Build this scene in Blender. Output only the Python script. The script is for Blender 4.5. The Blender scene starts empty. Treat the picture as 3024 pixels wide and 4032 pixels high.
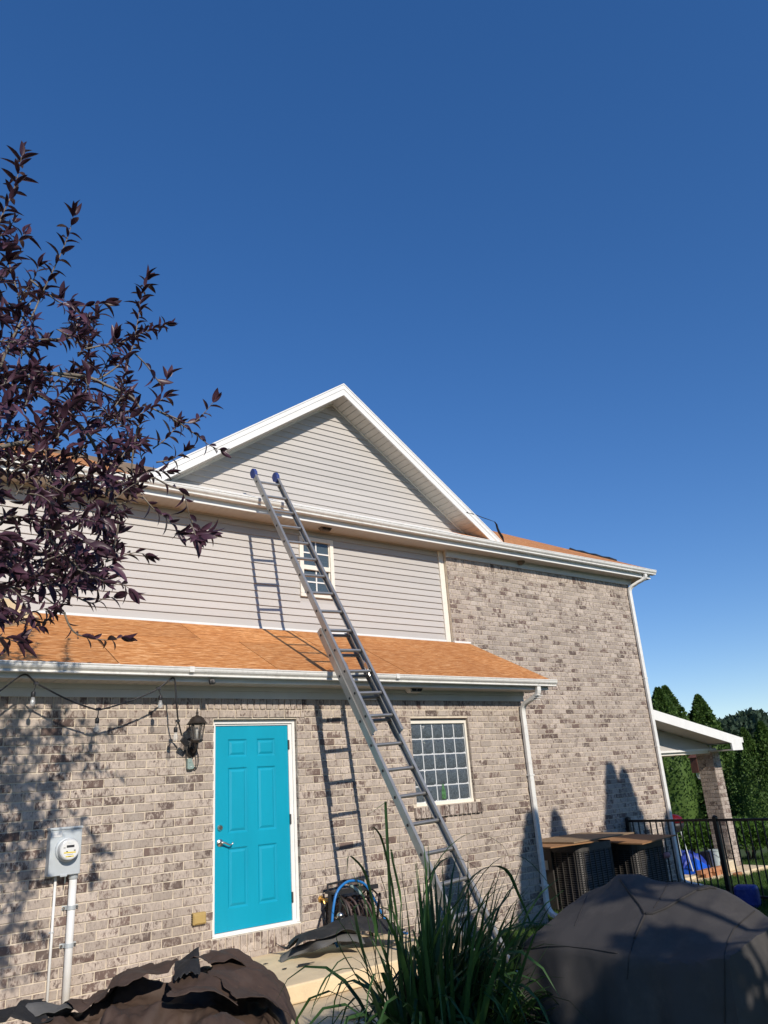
import bpy, math, random
import numpy as np
from mathutils import Vector, Matrix, noise

random.seed(7)
rng = np.random.default_rng(11)
SC = bpy.context.scene
COL = SC.collection

# ------------------------------------------------------------------ camera, sky, sun, exposure
F_PX, YAW, PITCH, ROLL = 3022.47, 0.6704, 0.3426, -0.0726
CAM = np.array([-3.7047, -7.8702, -0.9026])
_f = np.array([math.sin(YAW) * math.cos(PITCH), math.cos(YAW) * math.cos(PITCH), math.sin(PITCH)])
_r0 = np.array([math.cos(YAW), -math.sin(YAW), 0.0])
_u0 = np.cross(_r0, _f)
CR = math.cos(ROLL) * _r0 + math.sin(ROLL) * _u0
CU = -math.sin(ROLL) * _r0 + math.cos(ROLL) * _u0
cam_d = bpy.data.cameras.new('camera')
cam_d.sensor_fit = 'VERTICAL'
cam_d.sensor_height = 36.0
cam_d.lens = F_PX / 4032 * 36.0
cam_d.clip_start = 0.05
cam_d.clip_end = 2000
cam = bpy.data.objects.new('camera', cam_d)
COL.objects.link(cam)
cam.matrix_world = Matrix(((CR[0], CU[0], -_f[0], CAM[0]), (CR[1], CU[1], -_f[1], CAM[1]),
                           (CR[2], CU[2], -_f[2], CAM[2]), (0, 0, 0, 1)))
SC.camera = cam

SUN = np.array([0.165, 1.0, -0.60])
SUN_EL = math.atan2(0.60, math.hypot(0.165, 1.0))
world = bpy.data.worlds.new('World')
SC.world = world
world.use_nodes = True
wn = world.node_tree.nodes
wl = world.node_tree.links
for n in list(wn):
    wn.remove(n)
sky = wn.new('ShaderNodeTexSky')
sky.sky_type = 'NISHITA'
sky.sun_disc = False
sky.sun_elevation = SUN_EL
sky.sun_rotation = math.radians(189.4)
sky.altitude = 1800
sky.air_density = 1.0
sky.dust_density = 0.0
sky.ozone_density = 2.6
bg = wn.new('ShaderNodeBackground')
bg.inputs['Strength'].default_value = 0.15
wo = wn.new('ShaderNodeOutputWorld')
hsv = wn.new('ShaderNodeHueSaturation')
hsv.inputs['Saturation'].default_value = 1.46
hsv.inputs['Hue'].default_value = 0.512
gam = wn.new('ShaderNodeGamma')
gam.inputs['Gamma'].default_value = 0.75
wl.new(sky.outputs[0], gam.inputs[0])
wl.new(gam.outputs[0], hsv.inputs['Color'])
wl.new(hsv.outputs[0], bg.inputs[0])
wl.new(bg.outputs[0], wo.inputs[0])
sd = bpy.data.lights.new('sun', 'SUN')
sd.energy = 3.3
sd.angle = math.radians(0.53)
sd.color = (1.0, 0.915, 0.80)
so = bpy.data.objects.new('sun', sd)
COL.objects.link(so)
so.rotation_euler = Vector(SUN).to_track_quat('-Z', 'Y').to_euler()
so.location = (-5, -20, 15)
SC.view_settings.view_transform = 'Standard'
SC.view_settings.look = 'None'
SC.view_settings.exposure = 0.42
SC.view_settings.gamma = 1.0
SC.view_settings.use_curve_mapping = False
try:
    SC.cycles.use_denoising = True
    SC.cycles.max_bounces = 8
    SC.cycles.transparent_max_bounces = 12
except Exception:
    pass


# ------------------------------------------------------------------ measuring helpers (photo pixel -> point on a known plane)
def _ray(x, y):
    return (x - 1512) / F_PX * CR - (y - 2016) / F_PX * CU + _f


def PY(x, y, Y):
    v = _ray(x, y)
    return CAM + v * ((Y - CAM[1]) / v[1])


def PZ(x, y, Z):
    v = _ray(x, y)
    return CAM + v * ((Z - CAM[2]) / v[2])


def PX(x, y, X):
    v = _ray(x, y)
    return CAM + v * ((X - CAM[0]) / v[0])


# ------------------------------------------------------------------ object helpers
WM = {}


def link(o, parent=None):
    COL.objects.link(o)
    WM[o] = Matrix.Identity(4)
    if parent is not None:
        o.parent = parent
        o.matrix_parent_inverse = WM[parent].inverted()
    return o


def tag(o, label, cat, group=None):
    o['label'] = label
    o['category'] = cat
    if group:
        o['group'] = group
    return o


def thing(name, label, cat, loc=(0, 0, 0), group=None):
    o = bpy.data.objects.new(name, None)
    o.empty_display_size = 0.1
    COL.objects.link(o)
    o.location = loc
    WM[o] = Matrix.Translation(Vector(loc))
    return tag(o, label, cat, group)


class MB:
    def __init__(s):
        s.v, s.f = [], []

    def add(s, vs, fs):
        b = len(s.v)
        s.v.extend([tuple(float(c) for c in p) for p in vs])
        s.f.extend([tuple(b + i for i in f) for f in fs])
        return s

    def box(s, x0, x1, y0, y1, z0, z1):
        return s.add([(x0, y0, z0), (x1, y0, z0), (x1, y1, z0), (x0, y1, z0), (x0, y0, z1), (x1, y0, z1), (x1, y1, z1), (x0, y1, z1)],
                     [(0, 3, 2, 1), (4, 5, 6, 7), (0, 1, 5, 4), (1, 2, 6, 5), (2, 3, 7, 6), (3, 0, 4, 7)])

    def obox(s, c, ax, ay, az, sx, sy, sz):
        """oriented box: centre, unit axes, full sizes"""
        c, ax, ay, az = map(np.asarray, (c, ax, ay, az))
        vs = []
        for k in (-.5, .5):
            for (i, j) in ((-.5, -.5), (.5, -.5), (.5, .5), (-.5, .5)):
                vs.append(c + ax * i * sx + ay * j * sy + az * k * sz)
        return s.add(vs, [(0, 3, 2, 1), (4, 5, 6, 7), (0, 1, 5, 4), (1, 2, 6, 5), (2, 3, 7, 6), (3, 0, 4, 7)])

    def hexa(s, q0, q1):
        """solid between two quads"""
        return s.add(list(q0) + list(q1), [(3, 2, 1, 0), (4, 5, 6, 7), (0, 1, 5, 4), (1, 2, 6, 5), (2, 3, 7, 6), (3, 0, 4, 7)])

    def prism(s, prof, a, b):
        """closed profile (list of (y,z)) swept along X from a to b, capped"""
        n = len(prof)
        vs = [(a, y, z) for y, z in prof] + [(b, y, z) for y, z in prof]
        fs = [(i, (i + 1) % n, n + (i + 1) % n, n + i) for i in range(n)]
        fs += [tuple(range(n))[::-1], tuple(range(n, 2 * n))]
        return s.add(vs, fs)

    def tube(s, pts, r, n=8, cap=True):
        pts = [np.asarray(p, float) for p in pts]
        rs = r if hasattr(r, '__len__') else [r] * len(pts)
        t0 = pts[1] - pts[0]
        up = np.array([0, 0, 1.0]) if abs(t0[2]) < 0.9 * np.linalg.norm(t0) else np.array([1.0, 0, 0])
        vs, fs = [], []
        for i, p in enumerate(pts):
            t = pts[min(i + 1, len(pts) - 1)] - pts[max(i - 1, 0)]
            t = t / (np.linalg.norm(t) + 1e-9)
            a = np.cross(t, up)
            if np.linalg.norm(a) < 1e-4:
                a = np.cross(t, np.array([0.3, 1, 0.2]))
            a /= np.linalg.norm(a)
            b = np.cross(a, t)
            up = b
            for k in range(n):
                w = 2 * math.pi * k / n
                vs.append(p + rs[i] * (a * math.cos(w) + b * math.sin(w)))
        for i in range(len(pts) - 1):
            for k in range(n):
                fs.append((i * n + k, i * n + (k + 1) % n, (i + 1) * n + (k + 1) % n, (i + 1) * n + k))
        if cap:
            fs.append(tuple(range(n))[::-1])
            fs.append(tuple(range((len(pts) - 1) * n, len(pts) * n)))
        return s.add(vs, fs)

    def lathe(s, prof, n=16, c=(0, 0, 0), ax=(0, 0, 1), cap=True):
        """prof: list of (r, h) along axis ax from c"""
        c = np.asarray(c, float)
        ax = np.asarray(ax, float)
        ax /= np.linalg.norm(ax)
        a = np.cross(ax, (0, 0, 1.0) if abs(ax[2]) < .9 else (1.0, 0, 0))
        a /= np.linalg.norm(a)
        b = np.cross(ax, a)
        vs, fs = [], []
        for r, h in prof:
            for k in range(n):
                w = 2 * math.pi * k / n
                vs.append(c + ax * h + r * (a * math.cos(w) + b * math.sin(w)))
        for i in range(len(prof) - 1):
            for k in range(n):
                fs.append((i * n + k, i * n + (k + 1) % n, (i + 1) * n + (k + 1) % n, (i + 1) * n + k))
        if cap:
            fs.append(tuple(range(n))[::-1])
            fs.append(tuple(range((len(prof) - 1) * n, len(prof) * n)))
        return s.add(vs, fs)

    def grid(s, P):
        """P: array (m, n, 3)"""
        m, n = P.shape[:2]
        fs = [(i * n + j, i * n + j + 1, (i + 1) * n + j + 1, (i + 1) * n + j) for i in range(m - 1) for j in range(n - 1)]
        return s.add(P.reshape(-1, 3), fs)

    def mesh(s, name, m=None, smooth=False):
        me = bpy.data.meshes.new(name)
        me.from_pydata(s.v, [], s.f)
        if m is not None:
            me.materials.append(m)
        if smooth:
            me.polygons.foreach_set('use_smooth', [True] * len(me.polygons))
        me.update()
        return me

    def build(s, name, m, parent=None, smooth=False, bevel=0, auto=False, kind=None, solid=0):
        me = s.mesh(name, m, smooth or auto)
        o = bpy.data.objects.new(name, me)
        link(o, parent)
        if solid:
            md = o.modifiers.new('solid', 'SOLIDIFY')
            md.thickness = solid
            md.offset = 0
        if bevel:
            md = o.modifiers.new('bevel', 'BEVEL')
            md.width = bevel
            md.segments = 2
            md.limit_method = 'ANGLE'
            md.angle_limit = math.radians(40)
        if auto:
            try:
                me.set_sharp_from_angle(angle=math.radians(35))
            except Exception:
                pass
        if kind:
            o['kind'] = kind
        return o


def shared(name, me, parent, mat_w=None):
    o = bpy.data.objects.new(name, me)
    COL.objects.link(o)
    if mat_w is None:
        mat_w = Matrix.Identity(4)
    o.parent = parent
    o.matrix_parent_inverse = WM[parent].inverted()
    o.matrix_basis = mat_w
    WM[o] = mat_w.copy()
    return o


# ------------------------------------------------------------------ materials
class NT:
    def __init__(s, name):
        s.m = bpy.data.materials.new(name)
        s.m.use_nodes = True
        s.t = s.m.node_tree
        s.n = s.t.nodes
        s.bsdf = s.n['Principled BSDF']
        s.out = s.n['Material Output']
        s.geo = None

    def node(s, typ, **kw):
        n = s.n.new(typ)
        for k, v in kw.items():
            setattr(n, k, v)
        return n

    def ln(s, a, b):
        s.t.links.new(a, b)

    def pos(s):
        if s.geo is None:
            s.geo = s.node('ShaderNodeNewGeometry')
        return s.geo.outputs['Position']

    def math(s, op, a, b=None, c=None, clamp=False):
        n = s.node('ShaderNodeMath', operation=op)
        n.use_clamp = clamp
        for i, v in enumerate((a, b, c)):
            if v is None:
                continue
            if isinstance(v, (int, float)):
                n.inputs[i].default_value = v
            else:
                s.ln(v, n.inputs[i])
        return n.outputs[0]

    def scaled(s, vec, sc, rot=(0, 0, 0), loc=(0, 0, 0)):
        n = s.node('ShaderNodeMapping')
        n.inputs['Scale'].default_value = sc
        n.inputs['Rotation'].default_value = rot
        n.inputs['Location'].default_value = loc
        s.ln(vec, n.inputs[0])
        return n.outputs[0]

    def noise(s, vec, scale, detail=4, rough=.6, dist=0):
        n = s.node('ShaderNodeTexNoise')
        n.inputs['Scale'].default_value = scale
        n.inputs['Detail'].default_value = detail
        n.inputs['Roughness'].default_value = rough
        n.inputs['Distortion'].default_value = dist
        s.ln(vec, n.inputs['Vector'])
        return n.outputs['Fac']

    def ramp(s, fac, stops):
        n = s.node('ShaderNodeValToRGB')
        while len(n.color_ramp.elements) < len(stops):
            n.color_ramp.elements.new(0.5)
        for e, (p, c) in zip(n.color_ramp.elements, stops):
            e.position = p
            e.color = (c[0], c[1], c[2], 1) if hasattr(c, '__len__') else (c, c, c, 1)
        s.ln(fac, n.inputs[0])
        return n.outputs[0]

    def mix(s, fac, a, b):
        n = s.node('ShaderNodeMix', data_type='RGBA')
        for sock, v in ((n.inputs[0], fac), (n.inputs[6], a), (n.inputs[7], b)):
            if isinstance(v, (int, float)):
                sock.default_value = v
            elif isinstance(v, tuple):
                sock.default_value = (v[0], v[1], v[2], 1)
            else:
                s.ln(v, sock)
        return n.outputs[2]

    def base(s, c):
        if isinstance(c, tuple):
            s.bsdf.inputs['Base Color'].default_value = (c[0], c[1], c[2], 1)
        else:
            s.ln(c, s.bsdf.inputs['Base Color'])

    def bump(s, h, strength=.3, dist=.01):
        n = s.node('ShaderNodeBump')
        n.inputs['Strength'].default_value = strength
        n.inputs['Distance'].default_value = dist
        s.ln(h, n.inputs['Height'])
        s.ln(n.outputs[0], s.bsdf.inputs['Normal'])

    def set(s, **kw):
        for k, v in kw.items():
            s.bsdf.inputs[k.replace('_', ' ')].default_value = v
        return s


def mat(name, col, rough=.6, var=.12, scale=6, bump=0, bscale=60, metal=0, spec=.5, stretch=(1, 1, 1), dirt=None, dirt_amt=.4, dirt_scale=3):
    t = NT(name)
    p = t.scaled(t.pos(), stretch)
    n = t.noise(p, scale, 6)
    lo = tuple(c * (1 - var) for c in col)
    hi = tuple(min(1, c * (1 + var)) for c in col)
    c = t.ramp(n, [(.3, lo), (.7, hi)])
    if dirt:
        d = t.noise(t.pos(), dirt_scale, 8, .7)
        d = t.ramp(d, [(.5, 0.0), (.75, dirt_amt)])
        c = t.mix(d, c, dirt)
    t.base(c)
    t.set(Roughness=rough, Metallic=metal)
    t.bsdf.inputs['Specular IOR Level'].default_value = spec
    if bump:
        t.bump(t.noise(t.pos(), bscale, 4), bump, .01)
    return t.m


def brick_mat(name, L, c, x0, z0, off, axis=0, bright=1.0):
    """tumbled, white-washed brick; every brick of the bond gets its own tone from its cell"""
    t = NT(name)
    sp = t.node('ShaderNodeSeparateXYZ')
    t.ln(t.pos(), sp.inputs[0])
    xx = sp.outputs[axis]
    row = t.math('FLOOR', t.math('DIVIDE', t.math('SUBTRACT', z0, sp.outputs[2]), c))
    odd = t.math('MODULO', t.math('ADD', row, 1000.0), 2.0)
    xs = t.math('ADD', t.math('SUBTRACT', xx, x0), t.math('MULTIPLY', odd, off))
    colm = t.math('FLOOR', t.math('DIVIDE', xs, L))
    cb = t.node('ShaderNodeCombineXYZ')
    t.ln(row, cb.inputs[0])
    t.ln(colm, cb.inputs[1])
    wn_ = t.node('ShaderNodeTexWhiteNoise', noise_dimensions='3D')
    t.ln(cb.outputs[0], wn_.inputs['Vector'])
    rs = t.node('ShaderNodeSeparateColor')
    t.ln(wn_.outputs['Color'], rs.inputs[0])
    r1, r2, r3 = rs.outputs[0], rs.outputs[1], rs.outputs[2]
    # each brick reads another piece of the noise
    offv = t.node('ShaderNodeVectorMath', operation='SCALE')
    t.ln(wn_.outputs['Color'], offv.inputs[0])
    offv.inputs['Scale'].default_value = 7.0
    addv = t.node('ShaderNodeVectorMath', operation='ADD')
    t.ln(t.pos(), addv.inputs[0])
    t.ln(offv.outputs[0], addv.inputs[1])
    pv = addv.outputs[0]
    big = t.noise(t.scaled(pv, (1, 1, .75)), 15, 5, .62, .6)
    fine = t.noise(t.scaled(pv, (1, 1, .45)), 60, 5, .75, .3)
    k = bright
    light = t.mix(r1, (.38 * k, .32 * k, .27 * k), (.59 * k, .50 * k, .423 * k))
    grey = t.mix(t.ramp(fine, [(.42, 0.0), (.66, .65)]), light, (.25 * k, .205 * k, .185 * k))
    dark = t.mix(r3, (.065, .042, .038), (.15, .095, .080))
    thr = t.math('SUBTRACT', t.math('ADD', big, t.math('MULTIPLY', t.math('SUBTRACT', fine, .5), .75)), .61)
    heavy = t.math('MULTIPLY', t.math('POWER', r2, 3.5), .26)
    amt = t.ramp(t.math('ADD', t.math('ADD', thr, heavy), .5), [(.46, 0.0), (.62, .9)])
    c = t.mix(amt, grey, dark)
    st = t.noise(t.scaled(t.pos(), (1, 1, .6)), 1.1, 5, .6)
    c = t.mix(t.ramp(st, [(.42, 0.0), (.75, .30)]), c, (.24, .20, .17))
    ef = t.noise(t.scaled(t.pos(), (1.2, 1, .5), (0, 0, 0), (7, 2, 5)), 2.3, 6, .65)
    c = t.mix(t.ramp(ef, [(.56, 0.0), (.74, .28)]), c, (.60, .56, .50))
    t.base(c)
    t.set(Roughness=.93)
    t.bsdf.inputs['Specular IOR Level'].default_value = .2
    h = t.math('ADD', t.math('MULTIPLY', fine, .6), t.math('MULTIPLY', amt, -.45))
    t.bump(h, .55, .006)
    return t.m


CB = 0.0813      # brick course
LB = 0.2055      # brick module
ZS = 0.0         # level of the soldier course bottom on the low wall
ZB = 1.9478 + 7 * CB   # same on the tall wall
GL = 0.0787

M = {}
M['brick'] = brick_mat('weathered_brick', LB, CB, 0.0 + .0975, ZS, LB / 2)
M['brick_tall'] = brick_mat('weathered_brick_tall', LB, CB, 4.76, ZB, LB / 2)
M['soldier'] = brick_mat('weathered_brick_soldier', GL, .25, 0.0, .21, 0)
M['soldier_tall'] = brick_mat('weathered_brick_soldier_tall', GL, .25, 4.76, ZB + .21, 0)
M['brick_side'] = brick_mat('weathered_brick_side', LB, CB, 0.0, -.66, LB / 2, axis=1)
M['brick_post'] = brick_mat('weathered_brick_post', LB, CB, 12.98, -.66, LB / 2)
M['mortar'] = mat('mortar', (.66, .57, .45), .95, .15, 18, .5, 150, dirt=(.45, .38, .3), dirt_amt=.5)
M['mortar_dark'] = mat('mortar_dark', (.40, .34, .28), .95, .2, 18, .4, 120)
M['trim'] = mat('white_trim', (.80, .79, .76), .45, .04, 4, dirt=(.5, .46, .4), dirt_amt=.18, dirt_scale=9)
M['trim_cream'] = mat('cream_trim', (.80, .755, .66), .5, .04, 4, dirt=(.55, .48, .38), dirt_amt=.2, dirt_scale=12)
M['gutter'] = mat('gutter_white', (.76, .75, .71), .38, .05, 3, stretch=(.4, 1, 1), dirt=(.25, .23, .2), dirt_amt=.35, dirt_scale=14)
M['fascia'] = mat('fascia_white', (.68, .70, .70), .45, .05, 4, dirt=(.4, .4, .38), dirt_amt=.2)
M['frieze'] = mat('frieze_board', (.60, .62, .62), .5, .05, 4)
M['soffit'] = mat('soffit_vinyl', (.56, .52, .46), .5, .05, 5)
M['siding'] = mat('vinyl_siding', (.49, .46, .43), .55, .035, 2.5, .08, 40, stretch=(.5, 1, 6))
_sm = M['siding']
_nt = _sm.node_tree
_b = _nt.nodes['Principled BSDF']
_src = _b.inputs['Base Color'].links[0].from_socket
_oi = _nt.nodes.new('ShaderNodeObjectInfo')
_mr = _nt.nodes.new('ShaderNodeMapRange')
_mr.inputs['To Min'].default_value = .95
_mr.inputs['To Max'].default_value = 1.04
_nt.links.new(_oi.outputs['Random'], _mr.inputs['Value'])
_hv = _nt.nodes.new('ShaderNodeHueSaturation')
_nt.links.new(_mr.outputs[0], _hv.inputs['Value'])
_nt.links.new(_src, _hv.inputs['Color'])
_nt.links.new(_hv.outputs[0], _b.inputs['Base Color'])
M['door'] = mat('turquoise_paint', (.003, .315, .46), .36, .07, 3, .05, 30, stretch=(1, 1, .3))
M['steel'] = mat('brushed_nickel', (.62, .60, .55), .28, .05, 20, metal=1)
M['hinge'] = mat('dark_hinge', (.06, .05, .05), .5)
M['alu'] = mat('ladder_aluminium', (.42, .415, .40), .5, .12, 9, .1, 120, metal=.85, stretch=(1, 1, .4), dirt=(.32, .30, .28), dirt_amt=.5, dirt_scale=6)
M['alu_rung'] = mat('rung_aluminium', (.42, .41, .395), .45, .1, 9, .1, 100, metal=.85)
M['black'] = mat('black_plastic', (.018, .018, .02), .5, .2, 20)
M['dark_hole'] = mat('rung_socket', (.03, .03, .03), .8)
M['blue_cap'] = mat('blue_rubber', (.02, .045, .20), .6, .15, 30)
M['iron'] = mat('lintel_iron', (.10, .04, .03), .8, .3, 20)
M['galv'] = mat('galvanised_grey', (.50, .54, .56), .55, .06, 6, metal=.25)
M['pvc'] = mat('white_conduit', (.74, .74, .72), .45, .04, 5, dirt=(.5, .45, .38), dirt_amt=.25, dirt_scale=7)
M['bronze'] = mat('lantern_metal', (.035, .027, .022), .5, .3, 25, .2, 80)
M['bulb_white'] = mat('candle_tube', (.75, .73, .68), .5)
M['tan_plastic'] = mat('tan_cover', (.42, .29, .10), .5, .1, 10)
M['greengrey'] = mat('greygreen_plastic', (.24, .32, .29), .5, .06, 10)
M['concrete'] = mat('patio_concrete', (.74, .585, .37), .9, .10, 2.2, .35, 90, stretch=(1, 2.2, 1), dirt=(.40, .32, .22), dirt_amt=.6, dirt_scale=2.4)
M['concrete_grey'] = mat('step_concrete', (.56, .46, .31), .9, .12, 2.5, .35, 70, dirt=(.30, .25, .18), dirt_amt=.7, dirt_scale=3)
M['felt_brown'] = mat('brown_felt', (.056, .034, .024), .7, .3, 4, .3, 30, dirt=(.11, .08, .065), dirt_amt=.35, dirt_scale=5)
M['felt_black'] = mat('black_felt', (.014, .014, .015), .7, .3, 5, .3, 40, dirt=(.10, .09, .08), dirt_amt=.4, dirt_scale=6)
M['felt_grey'] = mat('grey_felt', (.10, .098, .095), .85, .15, 8, .3, 60)
M['cover'] = mat('cover_fabric', (.047, .043, .041), .78, .10, 5, .12, 500, dirt=(.16, .14, .125), dirt_amt=.35, dirt_scale=3)
M['cover_seam'] = mat('cover_piping', (.03, .027, .026), .8)
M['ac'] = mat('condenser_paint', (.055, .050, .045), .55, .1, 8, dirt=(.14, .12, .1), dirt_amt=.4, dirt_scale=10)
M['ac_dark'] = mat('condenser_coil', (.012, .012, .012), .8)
M['fence'] = mat('fence_black', (.012, .012, .014), .45, .2, 10)
M['hose_blue'] = mat('blue_hose', (.015, .17, .48), .4, .05, 10)
M['hose_red'] = mat('red_grey_hose', (.085, .055, .05), .6, .3, 14)
M['brass'] = mat('brass', (.55, .33, .10), .4, .15, 20, metal=.7)
M['red'] = mat('red_enamel', (.11, .006, .012), .25, .1, 5)
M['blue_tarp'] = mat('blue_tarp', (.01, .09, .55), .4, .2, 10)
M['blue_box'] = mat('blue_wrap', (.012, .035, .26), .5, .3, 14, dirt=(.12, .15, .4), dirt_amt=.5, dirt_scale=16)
M['red_brick'] = mat('clay_brick', (.42, .19, .09), .9, .15, 12, .3, 80)
M['bucket'] = mat('bucket_white', (.45, .52, .52), .45)
M['lumber'] = mat('pale_lumber', (.62, .52, .36), .8, .12, 8, .2, 60, stretch=(.3, 3, 3))
M['soil'] = mat('soil', (.045, .028, .02), .95, .4, 20, .8, 40)
M['bark'] = mat('branch_bark', (.17, .14, .11), .85, .35, 12, .5, 60, stretch=(1, 1, .3), dirt=(.34, .31, .25), dirt_amt=.6, dirt_scale=9)
M['trunk'] = mat('conifer_trunk', (.10, .065, .045), .9, .3, 10, .6, 30)
M['blinds'] = mat('blind_slats', (.20, .22, .24), .5, .05, 8)
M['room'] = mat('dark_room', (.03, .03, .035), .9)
M['rope'] = mat('grey_rope', (.30, .27, .22), .9)
M['nest'] = mat('nest_paper', (.17, .14, .11), .95, .3, 40, .6, 60)
M['tan_board'] = mat('tan_sheathing', (.66, .50, .29), .8, .06, 5, .15, 30)
M['tan_edge'] = mat('tan_board_edge', (.40, .27, .15), .85, .15, 9, .2, 30)
M['red_wood'] = mat('brown_wood', (.13, .05, .03), .7, .2, 10)
M['pink'] = mat('pink_rubber', (.62, .28, .28), .6)


def osb_mat():
    t = NT('strand_board')
    p = t.pos()
    a = t.noise(t.scaled(p, (3.2, 22, 26), (0, 0, .12)), 2.2, 3, .6, .35)
    b = t.noise(t.scaled(p, (3.8, 25, 30), (0, 0, -.16), (3, 1, 2)), 2.0, 3, .6, .35)
    g = t.noise(t.scaled(p, (3, 9, 9), (0, 0, .5)), 3.0, 4, .6, .2)
    big = t.noise(p, .8, 3)
    m = t.math('MAXIMUM', a, b)
    c = t.ramp(m, [(.40, (.24, .080, .018)), (.48, (.46, .175, .042)), (.56, (.56, .225, .060)), (.65, (.78, .43, .19))])
    c = t.mix(t.ramp(g, [(.55, 0.0), (.72, .35)]), c, (.26, .085, .018))
    c = t.mix(t.ramp(big, [(.35, 0.0), (.7, .35)]), c, (.40, .135, .03))
    oi = t.node('ShaderNodeObjectInfo')
    mr = t.node('ShaderNodeMapRange')
    mr.inputs['To Min'].default_value = .86
    mr.inputs['To Max'].default_value = 1.08
    t.ln(oi.outputs['Random'], mr.inputs['Value'])
    hv = t.node('ShaderNodeHueSaturation')
    t.ln(mr.outputs[0], hv.inputs['Value'])
    t.ln(c, hv.inputs['Color'])
    c = hv.outputs[0]
    t.base(c)
    t.set(Roughness=.75)
    t.bump(m, .35, .006)
    return t.m


M['osb'] = osb_mat()
M['plywood_old'] = mat('weathered_plywood', (.24, .165, .095), .85, .2, 8, .3, 40, stretch=(1, 5, 5), dirt=(.15, .10, .06), dirt_amt=.7, dirt_scale=4)
M['plywood_new'] = mat('orange_plywood', (.30, .155, .065), .8, .2, 8, .2, 40, stretch=(1, 5, 5))


def glass(name, col=(.9, .95, .95), rough=.02, alpha=.25):
    t = NT(name)
    t.base(col)
    t.set(Roughness=rough, Alpha=alpha)
    t.bsdf.inputs['Specular IOR Level'].default_value = .8
    return t.m


M['pane'] = glass('window_glass', (.10, .14, .17), .03, .55)
M['lamp_glass'] = glass('lantern_glass', (.35, .33, .30), .05, .25)
M['bulb_glass'] = glass('bulb_glass', (.85, .85, .82), .04, .30)


def block_mat():
    t = NT('glass_block')
    n = t.noise(t.pos(), 42, 3, .6, 1.2)
    c = t.ramp(n, [(.3, (.045, .055, .065)), (.7, (.12, .145, .165))])
    t.base(c)
    t.set(Roughness=.12)
    t.bsdf.inputs['Specular IOR Level'].default_value = .7
    t.bump(n, .5, .012)
    return t.m


M['block'] = block_mat()
M['block_green'] = mat('green_bottle_glass', (.07, .17, .07), .3, .5, 30)
M['grout'] = mat('block_grout', (.62, .64, .66), .7, .05, 10)


def leafy(name, lo, hi, rough=.55, transl=.25, scale=1.5, island=True):
    t = NT(name)
    if island:
        g = t.node('ShaderNodeNewGeometry')
        r = g.outputs['Random Per Island']
    else:
        oi = t.node('ShaderNodeObjectInfo')
        r = oi.outputs['Random']
    n = t.noise(t.pos(), scale, 3)
    f = t.math('ADD', t.math('MULTIPLY', r, .7), t.math('MULTIPLY', t.math('SUBTRACT', n, .35), .8), clamp=True)
    c = t.mix(f, lo, hi)
    t.base(c)
    t.set(Roughness=rough)
    t.bsdf.inputs['Specular IOR Level'].default_value = .35
    tr = t.node('ShaderNodeBsdfTranslucent')
    t.ln(c, tr.inputs[0])
    mx = t.node('ShaderNodeMixShader')
    mx.inputs[0].default_value = transl
    t.ln(t.bsdf.outputs[0], mx.inputs[1])
    t.ln(tr.outputs[0], mx.inputs[2])
    t.ln(mx.outputs[0], t.out.inputs[0])
    return t.m


M['leaf_purple'] = leafy('purple_leaf', (.026, .009, .016), (.115, .053, .082), .38, .12)
M['leaf_purple_one'] = leafy('purple_leaf_single', (.030, .011, .019), (.128, .060, .092), .38, .12, island=False)
M['arbor'] = leafy('arborvitae_spray', (.022, .060, .012), (.125, .215, .045), .6, .3, 1.2)
M['boxwood'] = leafy('boxwood_leaf', (.03, .075, .01), (.11, .21, .035), .55, .3, 2)
M['far_leaf'] = leafy('far_leaf', (.025, .05, .03), (.055, .09, .05), .7, .2, .5)
M['blade'] = leafy('grass_blade', (.016, .042, .010), (.060, .130, .034), .40, .22, 3)
M['blade_one'] = leafy('grass_blade_single', (.016, .042, .010), (.066, .145, .040), .40, .22, 3, island=False)
M['lawn_blade'] = leafy('lawn_blade', (.03, .07, .012), (.09, .17, .03), .6, .3, 1.5)
M['lawn'] = mat('lawn_soil', (.045, .075, .02), .95, .35, 5, .6, 40)

# ------------------------------------------------------------------ ground
D = 1.2871       # face of the tall brick wall
DS = D + .075    # face of the siding, a little behind it


def far(v, k):
    return CAM[k] + (v - CAM[k]) * (DS - CAM[1]) / (D - CAM[1])



def ground_z(x):
    if x < 2:
        return -2.63
    if x < 9:
        return -2.63 - (x - 2) / 7 * .36
    if x < 16:
        return -2.99 - (x - 9) / 7 * .22
    return -3.21


xs = [-600, -60, -12, 0, 2, 4, 6, 9, 11, 13, 16, 40, 120, 900]
ys = [-400, -40, -8, 0, 8, 40, 900]
gm = MB()
gm.grid(np.array([[(x, y, ground_z(x)) for y in ys] for x in xs]))
gm.f = [f[::-1] for f in gm.f]
lawn = gm.build('lawn', M['lawn'], None, kind='structure')

patio = MB()
patio.box(-5.5, 1.75, -3.75, 0.0, -2.75, -2.57)
patio.build('patio', M['concrete_grey'], bevel=.012, kind='structure')
landing = MB()
landing.box(-.16, 2.0, -1.42, -.010, -2.566, -2.42)
landing.build('landing', M['concrete'], bevel=.015, kind='structure')

# ------------------------------------------------------------------ the house
house = thing('house', 'two storey brick and vinyl sided house with orange bare sheathed roof and turquoise back door', 'house', (0, 0, -2.6))


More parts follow.
